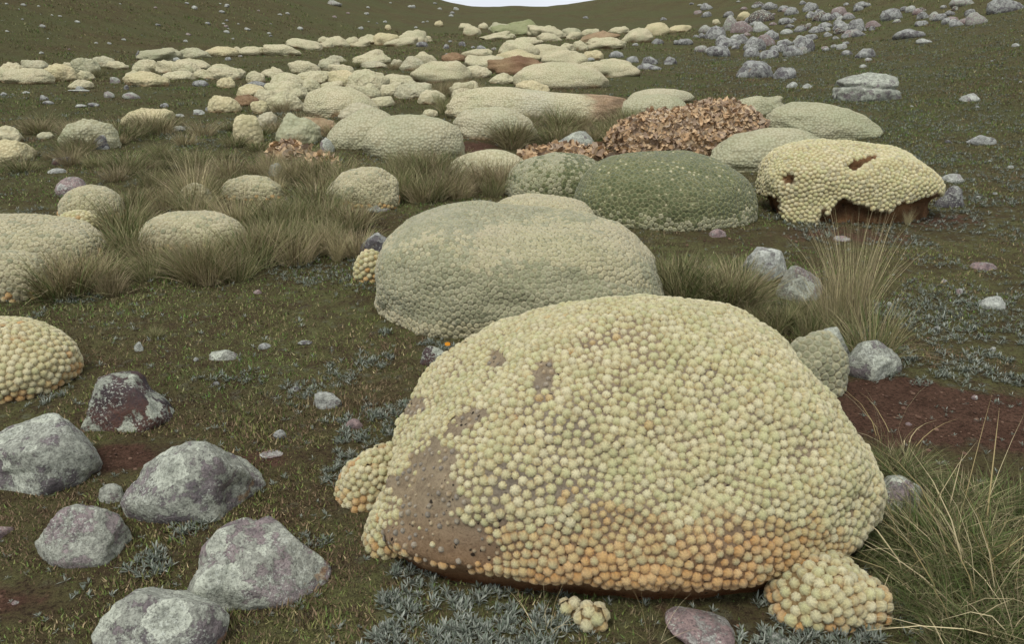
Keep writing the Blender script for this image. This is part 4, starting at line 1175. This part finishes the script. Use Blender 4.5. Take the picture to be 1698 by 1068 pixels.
tuss_cluster([(TR.uniform(845, 1075), TR.uniform(205, 245), TR.uniform(26, 44), TR.choice(['dark', 'dark', 'olive', 'brown'])) for k in range(26)], "in the dark band below the long dome", "tussocks in the dark band", 1.4)
tuss_cluster([(TR.uniform(715, 830), TR.uniform(150, 190), TR.uniform(18, 34), TR.choice(['brown', 'brown', 'olive'])) for k in range(14)] + [(TR.uniform(640, 700), TR.uniform(112, 132), TR.uniform(12, 18), 'brown') for k in range(6)] + [(TR.uniform(760, 790), 100, 14, 'brown') for k in range(4)] + [(TR.uniform(560, 600), 112, 14, 'dark') for k in range(3)], "among the middle cushions", "tussocks among the middle cushions", 1.3)
tuss_cluster([(TR.uniform(1100, 1235), TR.uniform(470, 520), TR.uniform(50, 80), TR.choice(['olive', 'olive', 'brown', 'dark', 'green'])) for k in range(22)] + [(TR.uniform(1225, 1340), TR.uniform(510, 555), TR.uniform(34, 52), TR.choice(['olive', 'brown', 'dark', 'green'])) for k in range(14)], "between the two largest cushions at right", "tussocks between the two largest cushions", 1.2)
tussock(1410, 548, 205, 'straw', "tallest straw-coloured grass tussock standing above the grey-green stones", wide=0.75)
tussock(1378, 556, 150, 'straw', "straw-coloured grass tussock leaning left of the tallest one", wide=0.6)
tussock(1345, 562, 66, 'olive', "olive grass tussock at the biggest cushion's right shoulder")
tussock(1445, 590, 110, 'olive', "olive grass tussock right of the tallest straw one")
tussock(1300, 545, 48, 'olive', "olive grass tussock below the round-lichened purple stone")
tuss_cluster([(1465, 800, 65, 'green'), (1495, 790, 47, 'dark'), (1530, 830, 56, 'green'), (1590, 860, 65, 'dark'), (1650, 850, 65, 'green'), (1690, 880, 71, 'dark'), (1560, 930, 89, 'green'), (1620, 960, 95, 'dark'), (1690, 980, 106, 'green'), (1520, 960, 65, 'green'),
              (1500, 1010, 52, 'dark'), (1570, 1030, 77, 'green'), (1640, 1060, 89, 'green'), (1700, 1090, 100, 'dark'), (1600, 1100, 77, 'dark'), (1540, 890, 65, 'dark'), (1480, 900, 65, 'green'),
              (1560, 980, 200, 'wisp'), (1620, 1040, 220, 'wisp'), (1660, 960, 220, 'wisp'), (1530, 900, 170, 'wisp'), (1480, 730, 110, 'wisp'), (1690, 1040, 260, 'wisp'), (1590, 900, 180, 'wisp')], "in the lush grass at lower right", "tussocks of the lower right grass", 1.7)
tussock(900, 1050, 95, 'wisp', "few dry grass stalks under the biggest cushion's front edge")
tussock(1080, 1060, 90, 'wisp', "few dry grass stalks beside the pink slab")
tussock(1505, 372, 30, 'straw', "dry grass tuft at the right foot of the cream cushion with holes")
tussock(260, 560, 22, 'olive', "small yellow-green grass tuft alone in the near turf")

# ------------------------------------------------------------------ low ground cover (uncountable)
def cover_points(n, ymin, ymax, seed, xr=0.78):
    rg = np.random.default_rng(seed)
    y = ymin * (ymax / ymin) ** rg.random(n)
    x = rg.uniform(-1, 1, n) * (xr * y + 0.7)
    return x, y, rg

def build_turf():
    x, y, rg = cover_points(640000, 1.25, 62, 71)
    d = noise2(x / 0.35, y / 0.35, 41) + 0.6 * noise2(x / 0.09, y / 0.09, 42) + 0.6 * noise2(x / 1.3, y / 1.3, 43)
    for px, py, rx, ry, a in SOIL:
        h = hit(px, py)
        d = d - 2.2 * a * np.exp(-0.8 * (((x - h[0]) / rx) ** 2 + ((y - h[1]) / ry) ** 2))
    k = d > -0.35 + 0.5 * np.clip((y - 8) / 20, 0, 1) + rg.normal(0, 0.25, len(x)); x, y, d = x[k], y[k], d[k]; n = len(x)
    z = T(x, y)
    L = rg.uniform(0.006, 0.021, n) * (1 + 0.10 * y) * np.where(d > 0.55, 1.5, 1.0)
    az = rg.uniform(0, 6.283, n); le = rg.uniform(0.1, 1.1, n)
    dirv = np.stack([np.sin(le) * np.cos(az), np.sin(le) * np.sin(az), np.cos(le)], -1)
    sa = rg.uniform(0, 6.283, n); w = rg.uniform(0.0015, 0.0030, n) * (1 + 0.22 * y)
    side = np.stack([np.cos(sa), np.sin(sa), np.zeros(n)], -1) * w[:, None]
    B = np.stack([x, y, z - 0.004], -1)
    V = np.stack([B - side, B + side, B + dirv * L[:, None]], 1).reshape(-1, 3)
    F = np.arange(3 * n).reshape(-1, 3)
    cs = np.array([(0.13, 0.14, 0.047), (0.165, 0.15, 0.066), (0.14, 0.10, 0.06), (0.10, 0.14, 0.04), (0.28, 0.22, 0.125)])
    pk = rg.choice(5, n, p=[0.32, 0.22, 0.2, 0.18, 0.08])
    br = noise2(x / 0.55, y / 0.55, 46) + 0.5 * noise2(x / 0.15, y / 0.15, 47) + rg.normal(0, 0.3, n)
    pk = np.where(br > 0.25, 2, pk)
    g = np.clip(0.5 + noise2(x / 0.7, y / 0.7, 44), 0, 1)
    C = cs[pk] * rg.uniform(0.6, 1.3, (n, 1)) * np.interp(y, [3, 14], [1.65, 1.2])[:, None]; C = C * (1 - g[:, None] * np.array([0.25, 0.0, 0.2]))
    o = link("turf_grass", mesh_np("turf_grass", V, F, M_BLADE, np.repeat(C, 3, 0), False))
    tag(o, "short olive and brown turf blades covering the near ground", "grass", kind="stuff")

def build_silver():
    x, y, rg = cover_points(110000, 1.3, 34, 72)
    d = noise2(x / 0.5, y / 0.5, 51) + 0.7 * noise2(x / 0.16, y / 0.16, 52)
    boost = np.zeros(len(x))
    for px, py, r, a in [(740, 1000, 0.28, 1.6), (650, 985, 0.15, 1.4), (830, 1030, 0.2, 1.6), (620, 700, 0.3, 1.0), (600, 780, 0.2, 1.0), (560, 900, 0.2, 0.8), (240, 930, 0.2, 1.0), (330, 885, 0.15, 1.0), (1500, 530, 0.4, 1.6), (1460, 560, 0.3, 1.2), (1350, 385, 0.25, 2.0),
                        (660, 560, 0.4, 1.0), (720, 570, 0.3, 1.0), (1390, 1050, 0.22, 1.8), (1340, 1060, 0.15, 1.5), (1660, 610, 0.5, 0.9), (60, 620, 0.3, 0.8), (100, 640, 0.2, 0.8), (1580, 340, 0.6, 1.0), (30, 500, 0.3, 1.4), (520, 560, 0.8, 0.5), (380, 215, 1.5, 0.9), (1580, 300, 1.5, 0.4)]:
        h = hit(px, py); boost = np.maximum(boost, a * np.exp(-((x - h[0]) ** 2 + (y - h[1]) ** 2) / r ** 2))
    thr = 0.46 - 0.60 * np.clip((x - 1.5 - 0.1 * y) / 2, 0, 1) * np.clip((y - 3) / 3, 0, 1) + 0.02 * np.maximum(y - 8, 0) * (x < 0)
    boost = boost * np.clip(0.75 + 0.9 * noise2(x / 0.07, y / 0.07, 53), 0.15, 1.2)
    k = ((d + boost) > thr) | (rg.random(len(x)) < 0.035); x, y = x[k], y[k]; n = len(x)
    tall = 1 + 0.4 * np.clip(boost[k], 0, 1)
    z = T(x, y); m = 10
    R = rg.uniform(0.009, 0.020, n) * (1 + 0.10 * y) * tall
    az = rg.uniform(0, 6.283, (n, m)); el = rg.uniform(0.15, 1.25, (n, m)); L = R[:, None] * rg.uniform(0.6, 1.25, (n, m))
    D = np.stack([np.cos(el) * np.cos(az), np.cos(el) * np.sin(az), np.sin(el)], -1)
    S = np.stack([-np.sin(az), np.cos(az), 0 * az], -1) * (L * rg.uniform(0.055, 0.095, (n, m)))[..., None]
    B = np.stack([x, y, z + 0.004], -1)[:, None]
    P0 = np.broadcast_to(B, D.shape); mid = B + D * (L * 0.6)[..., None]; tip = B + D * L[..., None] + np.array([0, 0, -0.1]) * (L * 0.6)[..., None]
    V = np.stack([P0, mid - S, tip, mid + S], 2).reshape(-1, 3)
    F = np.arange(4 * n * m).reshape(-1, 4)
    c = np.array([(0.22, 0.245, 0.20), (0.29, 0.31, 0.26), (0.15, 0.18, 0.135)])[rg.integers(0, 3, n * m)] * rg.uniform(0.6, 1.2, (n * m, 1))
    C = np.repeat(c, 4, 0)
    o = link("silver_leaf_cover", mesh_np("silver_leaf_cover", V, F, M_SILVER, C, False))
    tag(o, "low silver-grey leafy herbs scattered over the turf", "ground cover", kind="stuff")

def build_clods():
    rg = np.random.default_rng(81); D, F = ICO[2]
    AV, AF, AC = [], [], []; off = 0
    for px, py, rx, ry, a in SOIL:
        h = hit(px, py)
        for k in range(int(90 * a * min(rx * ry * 6, 1.2))):
            x = h[0] + rg.normal(0, rx * 0.5); y = h[1] + rg.normal(0, ry * 0.5)
            r = rg.uniform(0.002, 0.005) * rg.choice([1, 1, 1, 1, 2]) * (1 + 0.06 * y)
            V = D * (r * (1 + 0.5 * fbm(D * 1.5 + k, k, 2)))[:, None] * np.array([1, 1, 0.7]) + np.array([x, y, float(T(x, y)) + 0.2 * r])
            AV.append(V); AF.append(F + off); off += len(V)
            AC.append(np.tile(np.array([(0.14, 0.085, 0.06), (0.20, 0.13, 0.09), (0.09, 0.055, 0.04)])[rg.integers(0, 3)] * rg.uniform(0.8, 1.2), (len(V), 1)))
    o = link("soil_clods", mesh_np("soil_clods", np.concatenate(AV), np.concatenate(AF), M_FLAKE, np.concatenate(AC)))
    tag(o, "small crumbs of reddish soil on the bare patches", "soil", kind="stuff")

build_turf()
build_silver()
build_clods()
